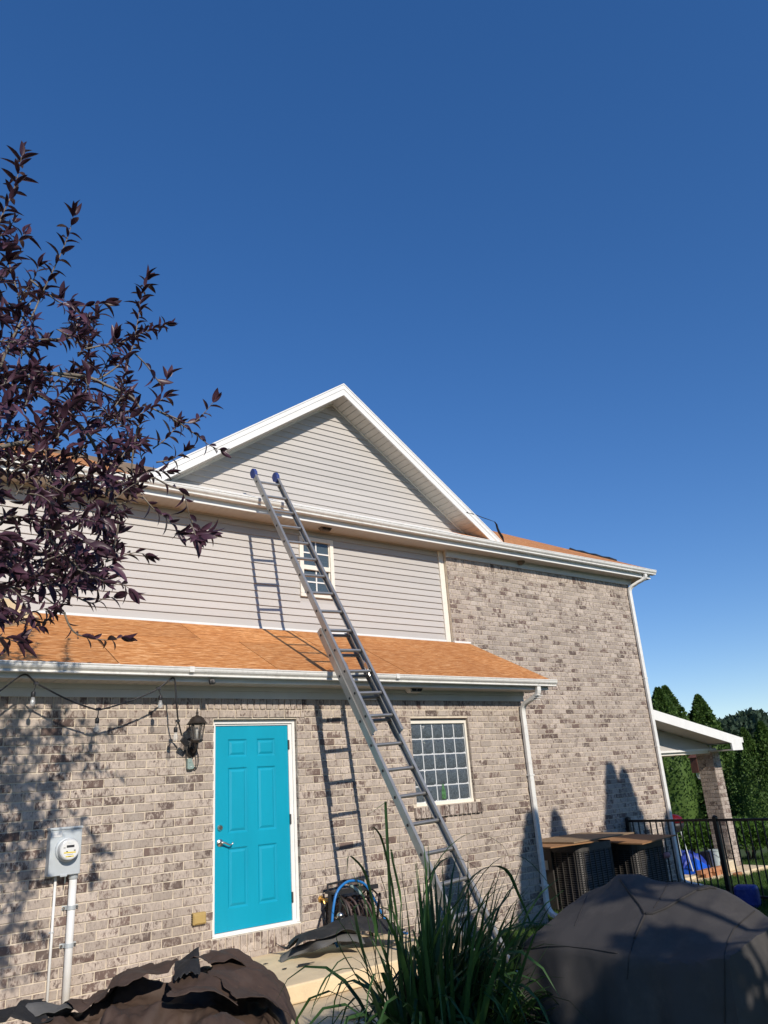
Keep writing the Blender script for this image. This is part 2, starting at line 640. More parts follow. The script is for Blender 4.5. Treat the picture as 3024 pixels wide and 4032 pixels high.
def wall_with_holes(mb, x0, x1, z0, z1, y0, y1, holes):
    xe = sorted({x0, x1} | {h[0] for h in holes} | {h[1] for h in holes})
    ze = sorted({z0, z1} | {h[2] for h in holes} | {h[3] for h in holes})
    vid = {}

    def vert(x, y, z):
        k = (x, y, z)
        if k not in vid:
            vid[k] = len(mb.v)
            mb.v.append(k)
        return vid[k]
    solid = {}
    for i in range(len(xe) - 1):
        for j in range(len(ze) - 1):
            cx, cz = (xe[i] + xe[i + 1]) / 2, (ze[j] + ze[j + 1]) / 2
            solid[i, j] = not any(h[0] < cx < h[1] and h[2] < cz < h[3] for h in holes)
    for (i, j), s in solid.items():
        if not s:
            continue
        a, b, c, d = xe[i], xe[i + 1], ze[j], ze[j + 1]
        mb.f.append((vert(a, y0, c), vert(b, y0, c), vert(b, y0, d), vert(a, y0, d)))
        mb.f.append((vert(a, y1, d), vert(b, y1, d), vert(b, y1, c), vert(a, y1, c)))
        if not solid.get((i - 1, j), False):
            mb.f.append((vert(a, y0, d), vert(a, y1, d), vert(a, y1, c), vert(a, y0, c)))
        if not solid.get((i + 1, j), False):
            mb.f.append((vert(b, y0, c), vert(b, y1, c), vert(b, y1, d), vert(b, y0, d)))
        if not solid.get((i, j - 1), False):
            mb.f.append((vert(a, y0, c), vert(a, y1, c), vert(b, y1, c), vert(b, y0, c)))
        if not solid.get((i, j + 1), False):
            mb.f.append((vert(b, y0, d), vert(b, y1, d), vert(a, y1, d), vert(a, y0, d)))


def brick_geo(w, h, d, seed):
    """front-facing (-Y) brick centred on x,z with slightly worn outline; 30 triangles"""
    r = random.Random(seed)
    j = lambda s=.0022: r.uniform(-s, s)
    ring = []
    for (u, v) in ((-.5, -.5), (-.17, -.5), (.17, -.5), (.5, -.5), (.5, .5), (.17, .5), (-.17, .5), (-.5, .5)):
        ring.append((u * w + j(), v * h + j()))
    vs, fs = [], []
    for (x, z) in ring:
        vs.append((x, 0.0, z))
    for (x, z) in ring:
        vs.append((x, -d * .65 + j(.0006), z))
    for (x, z) in ring:
        vs.append((x * (1 - .006 / w), -d + j(.0009), z * (1 - .006 / h)))
    for b in (0, 8):
        for i in range(8):
            k = (i + 1) % 8
            fs.append((b + i, b + k, b + 8 + k, b + 8 + i))
    fs += [(16, 17, 22, 23), (17, 18, 21, 22), (18, 19, 20, 21)]
    return vs, fs


class Bricks:
    """collects bricks of a wall: the nearest become objects, the rest one mesh"""

    def __init__(s, wall, m, m_s, yface):
        s.wall, s.m, s.m_s, s.y = wall, m, m_s, yface
        s.items = []

    def put(s, x0, x1, z0, z1, soldier=False, d=.008, y=None):
        if x1 - x0 < .02 or z1 - z0 < .015:
            return
        s.items.append((x0, x1, z0, z1, soldier, d, s.y if y is None else y))

    def course(s, x0, x1, z0, z1, L, xo, holes, joint=.0105, soldier=False, d=.008, y=None):
        k = math.floor((x0 - xo) / L)
        while xo + k * L < x1:
            a, b = xo + k * L + joint / 2, xo + (k + 1) * L - joint / 2
            segs = [(max(a, x0), min(b, x1))]
            for (hx0, hx1, hz0, hz1) in holes:
                if hz0 < (z0 + z1) / 2 < hz1:
                    ns = []
                    for (p, q) in segs:
                        if q <= hx0 or p >= hx1:
                            ns.append((p, q))
                        else:
                            if p < hx0:
                                ns.append((p, hx0))
                            if q > hx1:
                                ns.append((hx1, q))
                    segs = ns
            for (p, q) in segs:
                s.put(p, q, z0 + joint / 2, z1 - joint / 2, soldier, d, y)
            k += 1

    def finish(s, n_single):
        def size(it):
            c = np.array([(it[0] + it[1]) / 2, it[6], (it[2] + it[3]) / 2])
            v = c - CAM
            z = v @ _f
            px, py = v @ CR / z * F_PX, v @ CU / z * F_PX
            if not (-1560 < px < 1560 and -2060 < py < 2060):
                return 0
            return (it[1] - it[0]) * (it[3] - it[2]) / (v @ v)
        order = sorted(range(len(s.items)), key=lambda i: -size(s.items[i]))
        single = set(i for i in order[:n_single] if size(s.items[i]) > 0)
        cache = {}
        rest = MB()
        rest_s = MB()
        for i, (x0, x1, z0, z1, sol, d, y) in enumerate(s.items):
            w, h = x1 - x0, z1 - z0
            dd = d + random.uniform(-.0022, .0022)
            if i in single:
                key = (round(w, 3), round(h, 3), sol, i % 5 if w > .19 else 0)
                if key not in cache:
                    mb = MB()
                    mb.add(*brick_geo(w, h, d, hash(key) % 9999))
                    cache[key] = mb.mesh('brick', s.m_s if sol else s.m)
                shared('brick', cache[key], s.wall,
                       Matrix.Translation(((x0 + x1) / 2, y - (dd - d), (z0 + z1) / 2)))
            else:
                vs, fs = brick_geo(w, h, dd, i)
                cx, cz = (x0 + x1) / 2, (z0 + z1) / 2
                (rest_s if sol else rest).add([(a + cx, b + y, c + cz) for a, b, c in vs], fs)
        b0 = len(rest.v)
        nf = len(rest.f)
        rest.add(rest_s.v, rest_s.f)
        o = rest.build('bricks', s.m, s.wall, kind='stuff')
        o.data.materials.append(s.m_s)
        mi = np.zeros(len(o.data.polygons), dtype=np.int32)
        mi[nf:] = 1
        o.data.polygons.foreach_set('material_index', mi)


DOOR = (0.0, 1.03, -2.205, -.10)
GB = (2.715, 3.722, -1.172, -.105)
XE = 4.80
low = MB()
wall_with_holes(low, -4.6, XE, -2.95, .26, .0, .10, [DOOR, GB])
low_wall = low.build('brick_wall', M['mortar'], house)
low_wall['label'] = 'low brick wall with the turquoise door'
bk = Bricks(low_wall, M['brick'], M['soldier'], 0.0)
SILL = (-.02, 1.05, -2.375, -2.205)
WSILL = (2.66, 3.80, -1.31, -1.172)
LINT = (-.155, 1.135, -.0905, .20)
holes = [DOOR, GB, SILL, WSILL, LINT]
bk.course(-4.6, XE, .004, .205, GL, 0.0, [LINT], soldier=True)
bk.course(LINT[0], LINT[1], .002, .203, GL, LINT[0], [], soldier=True, d=.016)
bk.course(LINT[0], LINT[1], -.0905, .0, .2055, LINT[0], [], d=.016)
for i in range(36):
    z1 = ZS - CB * i
    z0 = z1 - CB
    if z0 < -2.93:
        break
    xo = .0975 - (i % 2) * LB / 2
    bk.course(-4.6, XE, z0, z1, LB, xo, holes)
bk.course(SILL[0], SILL[1], SILL[2], SILL[3], GL, SILL[0], [], soldier=True, d=.014)
bk.course(WSILL[0], WSILL[1], WSILL[2], WSILL[3], GL, WSILL[0], [], soldier=True, d=.045)
bk.finish(292)
# brick returns in the openings and the right end of the low wall
rv = MB()
for (hx, x0, x1) in ((DOOR, 1.03, 1.031), (GB, 3.722, 3.723)):
    k = 0
    z = ZS
    while z - CB > hx[2] - .05:
        rv.box(x0 - .004, x0 + .03, .004, .085, z - CB + .005, z - .005)
        z -= CB
z = .2
while z > -2.9:
    rv.box(XE - .003, XE + .008, .004, .095, z - CB + .005, z - .005)
    rv.box(XE - .003, XE + .008, .105, D, z - CB + .005, z - .005)
    z -= CB
rv.build('bricks', M['brick_side'], low_wall, kind='stuff')
mb = MB()
mb.box(XE - .1, XE - .001, .1, D, -2.95, .6)
mb.build('side_wall', M['mortar'], house)
mb = MB()
mb.box(-4.6, -4.5, .1, D, -2.95, .6)
mb.build('side_wall', M['mortar'], house)

TX1 = 9.86
tall = MB()
wall_with_holes(tall, 4.81, TX1, -3.3, 2.82, D + .008, D + .12, [])
tall_wall = tall.build('brick_wall', M['mortar'], house)
tall_wall['label'] = 'tall right hand brick wall two storeys high'
bt = Bricks(tall_wall, M['brick_tall'], M['soldier_tall'], D + .008)
bt.course(4.81, TX1, ZB, ZB + .205, GL, 4.76, [], soldier=True)
for i in range(70):
    z1 = ZB - CB * i
    if z1 - CB < -3.3:
        break
    bt.course(4.81, TX1, z1 - CB, z1, LB, 4.76 - (i % 2) * LB / 2, [])
bt.finish(0)
mb = MB()
mb.box(TX1 - .12, TX1, D + .121, 9.0, -3.3, 2.9)
mb.build('side_wall', M['mortar'], house)

# upper siding wall
UW = (far(1.928, 0), far(2.517, 0), far(1.725, 2), far(2.632, 2))
sb = MB()
wall_with_holes(sb, -4.6, 4.80, .4, 2.80, DS + .012, DS + .10, [(UW[0] + .03, UW[1] - .03, UW[2] + .03, UW[3] - .03)])
swall = sb.build('siding_wall', M['siding'], house)
LAP = .1006


def lap(mb, x0, x1, z, h=LAP, y=DS):
    """one clapboard: butt out at the bottom, tucked under the next at its top"""
    mb.prism([(y + .011, z + .003), (y - .011, z + .001), (y - .0115, z + .006), (y + .006, z + h + .004), (y + .011, z + h + .004)], x0, x1)


z = 1.262
while z < 2.77:
    segs = [(-4.6, 4.69)]
    if UW[2] - LAP < z < UW[3] - .01:
        segs = [(-4.6, UW[0] - .004), (UW[1] + .004, 4.69)]
    for (a, b) in segs:
        mb = MB()
        lap(mb, a, b, z, min(LAP, 2.775 - z))
        mb.build('siding_panel', M['siding'], swall)
    z += LAP
mb = MB()
mb.box(-4.6, 4.72, DS - .022, DS + .01, 1.228, 1.262)
mb.build('flashing_strip', M['trim'], house, bevel=.003)
mb = MB()
mb.box(4.692, 4.728, DS - .026, DS + .01, 1.222, 2.774)
mb.box(4.7285, 4.80, DS - .018, DS + .01, 1.20, 2.774)
mb.build('corner_board', M['trim_cream'], house, bevel=.003)
mb = MB()
mb.box(4.78, 5.14, D - .05, D, 1.20, 1.232)
mb.build('flashing_strip', M['trim'], house, bevel=.004)

# gable wall
GP = (2.69, 5.012)      # apex x, z at the wall plane
GS = .692
gw = MB()
zb = 3.085
hw = (GP[1] - zb) / GS
gw.add([(GP[0] - hw, DS + .012, zb), (GP[0] + hw, DS + .012, zb), (GP[0], DS + .012, GP[1]),
        (GP[0] - hw, DS + .1, zb), (GP[0] + hw, DS + .1, zb), (GP[0], DS + .1, GP[1])], [(0, 1, 2), (5, 4, 3), (0, 3, 4, 1), (1, 4, 5, 2), (2, 5, 3, 0)])
gwall = gw.build('gable_wall', M['siding'], house)
z = 3.115
while z < GP[1] - .03:
    h = min(LAP, GP[1] - z)
    a0, a1 = (GP[1] - z) / GS, max(0.002, (GP[1] - z - h) / GS)
    mb = MB()
    xa, xb, xc, xd = GP[0] - a0, GP[0] + a0, GP[0] + a1, GP[0] - a1
    mb.hexa([(xa, DS - .011, z), (xb, DS - .011, z), (xb, DS + .011, z), (xa, DS + .011, z)],
            [(xd, DS + .006, z + h), (xc, DS + .006, z + h), (xc, DS + .011, z + h), (xd, DS + .011, z + h)])
    mb.build('siding_panel', M['siding'], gwall)
    z += LAP
mb = MB()
mb.box(GP[0] - hw - .05, GP[0] + hw + .05, DS - .016, DS + .01, 3.07, 3.113)
mb.build('flashing_strip', M['trim'], house, bevel=.003)
for sx in (-1, 1):
    mb = MB()
    n = np.array([sx * GS, 0, 1]) / math.hypot(GS, 1)
    d_ = np.array([-sx, 0, GS]) / math.hypot(GS, 1)
    p0 = np.array([GP[0] + sx * hw, DS - .012, zb + .02])
    L = hw * math.hypot(1, GS)
    mb.obox(p0 + d_ * L / 2 - n * .012, d_, (0, 1, 0), n, L, .03, .03)
    mb.build('gable_trim', M['trim_cream'], house)

# roofs
RS = .692
PK = (2.679, 5.222)
YR = .985           # front plane of the rakes


def slab(name, pts, th, m, parent):
    """sloping sheet from 4 top corners, thickness downwards"""
    p = [np.array(q, float) for q in pts]
    n = np.cross(p[1] - p[0], p[3] - p[0])
    n /= np.linalg.norm(n)
    if n[2] < 0:
        n = -n
    mb = MB()
    mb.hexa([q - n * th for q in p], p)
    return mb.build(name, m, parent)


def roofz(y):
    return 2.950 + .5 * (y - .92)


mroof = MB()
mroof.add([(-4.6, 1.03, roofz(1.03) - .05), (10.25, 1.03, roofz(1.03) - .05), (10.25, 5.6, roofz(5.6) - .05), (-4.6, 3.05, roofz(3.05) - .05),
           (-1.0, 3.05, roofz(3.05) - .05), (-1.0, 5.6, roofz(5.6) - .05), (-4.6, 5.2, 3.0), (10.25, 10, 3.0), (-1, 10, 3.0)],
          [(0, 1, 2, 5, 4, 3), (3, 4, 6), (5, 2, 7, 8), (4, 5, 8, 6)])
mroof = mroof.build('roof', M['plywood_old'], house)
mroof['label'] = 'main upper roof stripped to its sheathing'
xe = [-4.6, -2.9, -.6]
for i in range(len(xe) - 1):
    for (ya, yb) in ((.91, 2.02), (2.026, 3.06)):
        slab('roof_board', [(xe[i] + .004, ya, roofz(ya)), (xe[i + 1] - .004, ya, roofz(ya)), (xe[i + 1] - .004, yb, roofz(yb)), (xe[i] + .004, yb, roofz(yb))], .014, M['osb'], mroof)
for r, (ya, yb) in enumerate(((.91, 2.02), (2.026, 3.1), (3.106, 4.2), (4.206, 5.62))):
    xe = [5.0, 6.2, 8.5, 10.28] if r % 2 == 0 else [5.0, 7.3, 9.6, 10.28]
    for i in range(len(xe) - 1):
        slab('roof_board', [(xe[i] + .004, ya, roofz(ya)), (xe[i + 1] - .004, ya, roofz(ya)), (xe[i + 1] - .004, yb, roofz(yb)), (xe[i] + .004, yb, roofz(yb))], .014, M['osb'], mroof)
# strip of roof in front of the gable
slab('flashing_strip', [(-.62, .91, roofz(.91)), (5.02, .91, roofz(.91)), (5.02, DS - .02, roofz(DS - .02)), (-.62, DS - .02, roofz(DS - .02))], .014, M['trim'], mroof)

groof = MB()
for sx in (-1, 1):
    a = np.array([PK[0], YR + .03, PK[1] - .03])
    b = np.array([PK[0] + sx * 3.36, YR + .03, PK[1] - .03 - 3.36 * RS])
    c = np.array([PK[0] + sx * 3.36, 1.3, b[2]])
    e = np.array([PK[0], 6.4, PK[1] - .03])
    f2 = np.array([PK[0] + sx * .9, 5.2, PK[1] - .03 - .9 * RS])
    groof.add([a, b, c, f2, e], [(0, 1, 2, 3, 4)])
groof = groof.build('roof', M['osb'], house)
groof['label'] = 'cross gable roof above the siding gable'
for sx in (-1, 1):
    n = np.array([sx * RS, 0, 1]) / math.hypot(RS, 1)
    d_ = np.array([sx, 0, -RS]) / math.hypot(RS, 1)
    apex = np.array([PK[0], YR, PK[1]])
    Lr = 3.37 * math.hypot(1, RS)
    vert = .205
    drop = vert / math.hypot(1, RS)

    def rake_piece(y0, y1, h0, h1, name, m):
        mb = MB()
        q = []
        for y in (y0, y1):
            pa = np.array([PK[0], y, PK[1] - h0])
            e0, e1 = (PK[1] - h0 - 2.952) / RS, (PK[1] - h1 - 2.952) / RS
            pb = np.array([PK[0] + sx * e0, y, 2.952])
            pc = np.array([PK[0] + sx * e1, y, 2.952])
            pd = np.array([PK[0], y, PK[1] - h1])
            q.append([pa, pb, pc, pd])
        if sx < 0:
            q = q[::-1]
        mb.hexa(q[0], q[1])
        return mb.build(name, m, house)
    rake_piece(YR - .012, YR + .28, 0.0, .022, 'drip_edge', M['trim'])
    rake_piece(YR - .004, YR + .02, .023, .098, 'rake_board', M['trim'])
    rake_piece(YR + .004, YR + .03, .099, .205, 'rake_board', M['trim'])
    # soffit panels under the rake
    npan = 34
    step = 2.98 / npan
    for k in range(npan):
        x0, x1 = k * step + .001, (k + 1) * step - .007
        mb = MB()
        zt0, zt1 = PK[1] - .20 - x0 * RS, PK[1] - .20 - x1 * RS
        q0 = [(PK[0] + sx * x0, YR + .031, zt0), (PK[0] + sx * x1, YR + .031, zt1), (PK[0] + sx * x1, DS - .002, zt1), (PK[0] + sx * x0, DS - .002, zt0)]
        q1 = [(a, b, c + .012) for a, b, c in q0]
        if sx > 0:
            mb.hexa(q0, q1)
        else:
            mb.hexa([q0[i] for i in (3, 2, 1, 0)], [q1[i] for i in (3, 2, 1, 0)])
        mb.build('soffit_panel', M['soffit'], house)


def gutter(y, zt, x0, x1, h):
    s = h / .12
    pr = [(0, 0), (-.088, 0), (-.09, .006 * s), (-.088, .020 * s), (-.080, .026 * s), (-.088, .034 * s), (-.108, .055 * s), (-.116, .075 * s), (-.118, .098 * s),
          (-.112, .102 * s), (-.122, .106 * s), (-.122, .12 * s), (-.108, .12 * s), (-.108, .110 * s), (-.104, .075 * s), (-.08, .05 * s), (-.075, .012 * s), (-.004, .012 * s), (-.004, .12 * s), (0, .12 * s)]
    mb = MB()
    n = len(pr)
    vs = [(x0, y + a, zt - h + b) for a, b in pr] + [(x1, y + a, zt - h + b) for a, b in pr]
    fs = [(i, n + i, n + (i + 1) % n, (i + 1) % n) for i in range(n)]
    mb.add(vs, fs)
    for x in (x0, x1):
        e = .003 if x == x1 else -.003
        out = [(y, zt - h), (y - .09, zt - h), (y - .092, zt - h + .02 * s), (y - .12, zt - h + .07 * s), (y - .124, zt), (y, zt)]
        k = [(min(x, x + e), p, q) for p, q in out] + [(max(x, x + e), p, q) for p, q in out]
        m_ = len(out)
        mb.add(k, [tuple(range(m_)), tuple(range(m_, 2 * m_))[::-1]] + [(i, m_ + i, m_ + (i + 1) % m_, (i + 1) % m_) for i in range(m_)])
    return mb.build('gutter', M['gutter'], house)


# upper eave
UY = 1.005
g = gutter(UY - .001, 2.940, -4.6, 10.33, .095)
g['label'] = 'long white gutter of the upper eave'
mb = MB()
mb.box(-4.6, 10.25, UY, UY + .02, 2.768, 2.938)
mb.build('fascia', M['fascia'], house)
mb = MB()
mb.box(-4.6, 10.25, UY - .007, UY - .001, 2.766, 2.779)
mb.box(-4.6, 10.255, UY - .03, UY + .03, 2.941, 2.949)
mb.build('drip_edge', M['trim'], house)
x = -4.6
grp = MB()
prof_w = .1
mesh_sp = MB()
mesh_sp.add([(0, UY + .021, 2.776), (.094, UY + .021, 2.776), (.094, DS - .003, 2.776), (0, DS - .003, 2.776), (.1, UY + .021, 2.784), (.1, DS - .003, 2.784),
             (0, UY + .021, 2.795), (.1, UY + .021, 2.795), (.1, DS - .003, 2.795), (0, DS - .003, 2.795)],
            [(0, 3, 2, 1), (1, 2, 5, 4), (6, 7, 8, 9)])
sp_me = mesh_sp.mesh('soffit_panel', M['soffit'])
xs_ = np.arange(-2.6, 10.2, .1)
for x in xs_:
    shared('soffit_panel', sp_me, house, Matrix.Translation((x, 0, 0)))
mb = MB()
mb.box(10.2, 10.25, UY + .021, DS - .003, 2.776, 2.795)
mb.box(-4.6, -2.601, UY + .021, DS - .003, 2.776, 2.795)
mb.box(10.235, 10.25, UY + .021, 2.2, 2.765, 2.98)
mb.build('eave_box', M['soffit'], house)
mb = MB()
mb.box(-4.6, 4.65, DS - .02, DS - .0095, 2.755, 2.775)
mb.build('soffit_trim', M['soffit'], house)
mb = MB()
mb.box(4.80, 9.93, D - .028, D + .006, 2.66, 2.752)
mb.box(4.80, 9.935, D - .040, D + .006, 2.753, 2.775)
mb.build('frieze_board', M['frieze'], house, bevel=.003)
# rake edge at the right end of the main roof
mb = MB()
mb.hexa([(10.25, UY, roofz(UY) - .14), (10.27, UY, roofz(UY) - .14), (10.27, 5.6, roofz(5.6) - .14), (10.25, 5.6, roofz(5.6) - .14)],
        [(10.25, UY, roofz(UY) - .016), (10.27, UY, roofz(UY) - .016), (10.27, 5.6, roofz(5.6) - .016), (10.25, 5.6, roofz(5.6) - .016)])
mb.build('rake_board', M['trim'], house)

# lower roof
LS = .51


def lrz(y):
    return .414 + LS * (y + .3)


lroof = MB()
lroof.hexa([(-4.6, -.30, lrz(-.30) - .10), (5.07, -.30, lrz(-.30) - .10), (5.07, D - .02, lrz(D) - .10), (-4.6, D - .02, lrz(D) - .10)],
           [(-4.6, -.30, lrz(-.30) - .02), (5.07, -.30, lrz(-.30) - .02), (5.07, D - .02, lrz(D) - .02), (-4.6, D - .02, lrz(D) - .02)])
lroof = lroof.build('roof', M['plywood_old'], house)
lroof['label'] = 'low roof over the back door bare orange sheathing'
rows = (((-.345, .62), (-4.6, -3.1, -1.15, .62, 2.5, 4.32, 5.12)), ((.626, 1.27), (-4.6, -2.3, .12, 1.75, 3.6, 5.12)))
for (ya, yb), xe in rows:
    for i in range(len(xe) - 1):
        a, b = xe[i] + .005, xe[i + 1] - .005
        dz = random.uniform(-.001, .002)
        slab('roof_board', [(a, ya, lrz(ya) + dz), (b, ya, lrz(ya) + dz), (b, yb, lrz(yb) + dz), (a, yb, lrz(yb) + dz)], .013, M['osb'], lroof)
LY = -.315
g = gutter(LY - .001, .377, -4.6, 5.15, .088)
g['label'] = 'white gutter of the low roof above the door'
for gx_ in (-.47, 2.2):
    mb = MB()
    mb.box(gx_, gx_ + .05, LY - .1265, LY - .02, .372, .381)
    mb.box(gx_, gx_ + .05, LY - .1265, LY - .1235, .325, .3715)
    mb.build('gutter_joint', M['gutter'], house)
mb = MB()
mb.box(-4.6, 5.06, LY, LY + .02, .245, .377)
mb.build('fascia', M['fascia'], house)
mb = MB()
mb.box(-4.6, 5.065, LY - .008, LY - .001, .243, .256)
mb.build('drip_edge', M['trim'], house)
mb = MB()
mb.prism([(LY - .02, .379), (LY - .045, .379), (LY - .045, .386), (LY - .02, .396), (LY + .03, .415), (LY + .03, .405)], -4.6, 5.125)
mb.build('drip_edge', M['trim'], house)
sp2 = MB()
sp2.add([(0, LY + .021, .245), (.094, LY + .021, .245), (.094, -.034, .245), (0, -.034, .245), (.1, LY + .021, .252), (.1, -.034, .252)],
        [(0, 3, 2, 1), (1, 2, 5, 4)])
sp2_me = sp2.mesh('soffit_panel', M['soffit'])
for x in np.arange(-2.7, 4.95, .1):
    shared('soffit_panel', sp2_me, house, Matrix.Translation((x, 0, 0)))
mb = MB()
mb.box(4.96, 5.06, LY + .021, .05, .245, .30)
mb.hexa([(5.06, LY, .245), (5.075, LY, .245), (5.075, D - .02, lrz(D) - .16), (5.06, D - .02, lrz(D) - .16)],
        [(5.06, LY, .39), (5.075, LY, .39), (5.075, D - .02, lrz(D) - .016), (5.06, D - .02, lrz(D) - .016)])
mb.build('eave_box', M['fascia'], house)
mb = MB()
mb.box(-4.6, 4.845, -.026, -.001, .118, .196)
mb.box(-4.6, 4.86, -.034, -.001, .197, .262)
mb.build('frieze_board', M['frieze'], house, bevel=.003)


# downspouts
def downspout(pts, w=.075, d=.055, label=None):
    mb = MB()
    vs, fs = [], []
    m = len(pts)
    P = [np.array(p, float) for p in pts]
    for i, p in enumerate(P):
        t = P[min(i + 1, m - 1)] - P[max(i - 1, 0)]
        t /= np.linalg.norm(t)
        a = np.array([1.0, 0, 0])
        a -= t * (a @ t)
        if np.linalg.norm(a) < .3:
            a = np.array([0, 0, 1.0]) - t * t[2]
        a /= np.linalg.norm(a)
        b = np.cross(t, a)
        for (u, v) in ((-.5, -.36), (-.36, -.5), (.36, -.5), (.5, -.36), (.5, .36), (.36, .5), (-.36, .5), (-.5, .36)):
            vs.append(p + a * u * w + b * v * d)
    for i in range(m - 1):
        for k in range(8):
            fs.append((i * 8 + k, i * 8 + (k + 1) % 8, (i + 1) * 8 + (k + 1) % 8, (i + 1) * 8 + k))
    fs += [tuple(range(8))[::-1], tuple(range((m - 1) * 8, m * 8))]
    mb.add(vs, fs)
    o = mb.build('downspout', M['gutter'], house)
    # ribbed elbows
    for e in (2, len(pts) - 5 if len(pts) > 9 else 3):
        pass
    o['label'] = label
    return o


def elbow(a, b, c, n=6, t=.45):
    a, b, c = map(np.array, (a, b, c))
    p, q = b + (a - b) * t, b + (c - b) * t
    return [p * (1 - s) ** 2 + 2 * b * s * (1 - s) + q * s ** 2 for s in np.linspace(0, 1, n)]


dA = np.array([4.80, LY - .05, .29])
pts = [dA] + elbow(dA, (4.80, LY - .05, .17), (4.765, -.055, .06), 6, .5) + elbow((4.80, LY - .05, .17), (4.765, -.05, .06), (4.765, -.05, -.2), 6, .35)
pts += [(4.765, -.05, -.9), (4.765, -.05, -1.6), (4.765, -.05, -2.2)] + elbow((4.765, -.05, -2.2), (4.765, -.05, -2.62), (4.78, -.38, -2.70), 6, .35) + [(4.78, -.40, -2.705)]
downspout(pts, label='white downspout at the low wall corner')
mb = MB()
for zz_ in (.155, .13, .105):
    mb.box(4.755, 4.845, LY - .085 + (.16 - zz_) * 1.2, LY - .015 + (.16 - zz_) * 1.2, zz_, zz_ + .008)
mb.build('downspout_ribs', M['gutter'], house, kind='stuff')
for zz_ in (-.9, -2.3):
    mb = MB()
    mb.box(4.72, 4.81, -.082, -.001, zz_, zz_ + .02)
    mb.build('downspout_strap', M['gutter'], house)
dB = np.array([10.0, UY - .05, 2.85])
pts = [dB] + elbow(dB, (10.02, UY - .05, 2.74), (9.80, D - .04, 2.62), 6, .5) + elbow((10.02, UY - .05, 2.74), (9.80, D - .04, 2.60), (9.80, D - .04, 2.3), 6, .35)
pts += [(9.80, D - .04, 1.2), (9.80, D - .04, 0), (9.80, D - .04, -1.4), (9.80, D - .04, -2.55)] + elbow((9.80, D - .04, -2.55), (9.80, D - .04, -2.90), (9.86, .9, -2.96), 6, .35) + [(9.86, .88, -2.965)]
downspout(pts, w=.085, label='white downspout at the tall wall corner')
for zz_ in (.75, -.55, -2.2):
    mb = MB()
    mb.box(9.752, 9.848, D - .07, D - .002, zz_, zz_ + .02)
    mb.build('downspout_strap', M['gutter'], house)

# ------------------------------------------------------------------ door
mb = MB()
mb.box(0.002, .036, .045, .085, -2.19, -.105)
mb.box(.994, 1.028, .045, .085, -2.19, -.105)
mb.box(.036, .994, .045, .085, -.145, -.105)
mb.box(.036, .052, .062, .10, -2.17, -.145)
mb.box(.950, .994, .062, .10, -2.17, -.145)
mb.box(.052, .950, .062, .10, -.163, -.145)
frame = mb.build('door_frame', M['trim'], house, bevel=.003)
mb = MB()
mb.box(0.002, 1.028, .03, .10, -2.203, -2.192)
mb.box(.036, .994, .05, .10, -2.191, -2.170)
mb.build('door_sill', M['trim'], house)
mb = MB()
mb.box(-.01, 1.04, .006, .098, -.098, -.086)
mb.build('lintel', M['iron'], house)

DX0, DX1, DZ0, DZ1 = .054, .948, -2.166, -.165
PAN = [(.205, .435, -.49, -.305), (.555, .785, -.49, -.305), (.205, .435, -1.255, -.60), (.555, .785, -1.255, -.60), (.205, .435, -1.965, -1.395), (.555, .785, -1.965, -1.395)]
mb = MB()
wall_with_holes(mb, DX0, DX1, DZ0, DZ1, .075, .115, [p for p in PAN])
door = mb.build('door', M['door'], house)
door['label'] = 'turquoise six panel back door'
for (a, b, c, d_) in PAN:
    mb = MB()

    def rect(i, y):
        return [(a + i, y, c + i), (b - i, y, c + i), (b - i, y, d_ - i), (a + i, y, d_ - i)]
    rings = [rect(0, .075), rect(.012, .085), rect(.022, .0865), rect(.045, .0765), rect(.052, .0765)]
    vs = [v for r in rings for v in r]
    fs = []
    for r in range(len(rings) - 1):
        for k in range(4):
            fs.append((r * 4 + k, r * 4 + (k + 1) % 4, r * 4 + 4 + (k + 1) % 4, r * 4 + 4 + k))
    fs.append((16, 17, 18, 19))
    mb.add(vs, fs)
    mb.build('door_panel', M['door'], door)
mb = MB()
mb.lathe([(.031, 0), (.031, .010), (.027, .016), (.022, .024), (.021, .026)], 20, (.112, .075, -1.19), (0, -1, 0))
mb.build('deadbolt', M['steel'], door, auto=True)
mb = MB()
mb.lathe([(.036, 0), (.036, .008), (.028, .014), (.014, .018), (.014, .045)], 20, (.112, .075, -1.335), (0, -1, 0))
mb.tube([(.112, .032, -1.335), (.135, .026, -1.333), (.16, .026, -1.343), (.185, .026, -1.356), (.21, .026, -1.362), (.228, .026, -1.357), (.238, .026, -1.346), (.232, .026, -1.338)],
        [.012, .011, .010, .009, .008, .007, .006, .005], 8)
mb.build('handle', M['steel'], door, auto=True)
for zz_ in (-.38, -1.17, -1.95):
    mb = MB()
    mb.box(.9485, .962, .055, .074, zz_ - .05, zz_ + .05)
    mb.tube([(.953, .058, zz_ - .052), (.953, .058, zz_ + .052)], .007, 8)
    mb.build('hinge', M['hinge'], door)

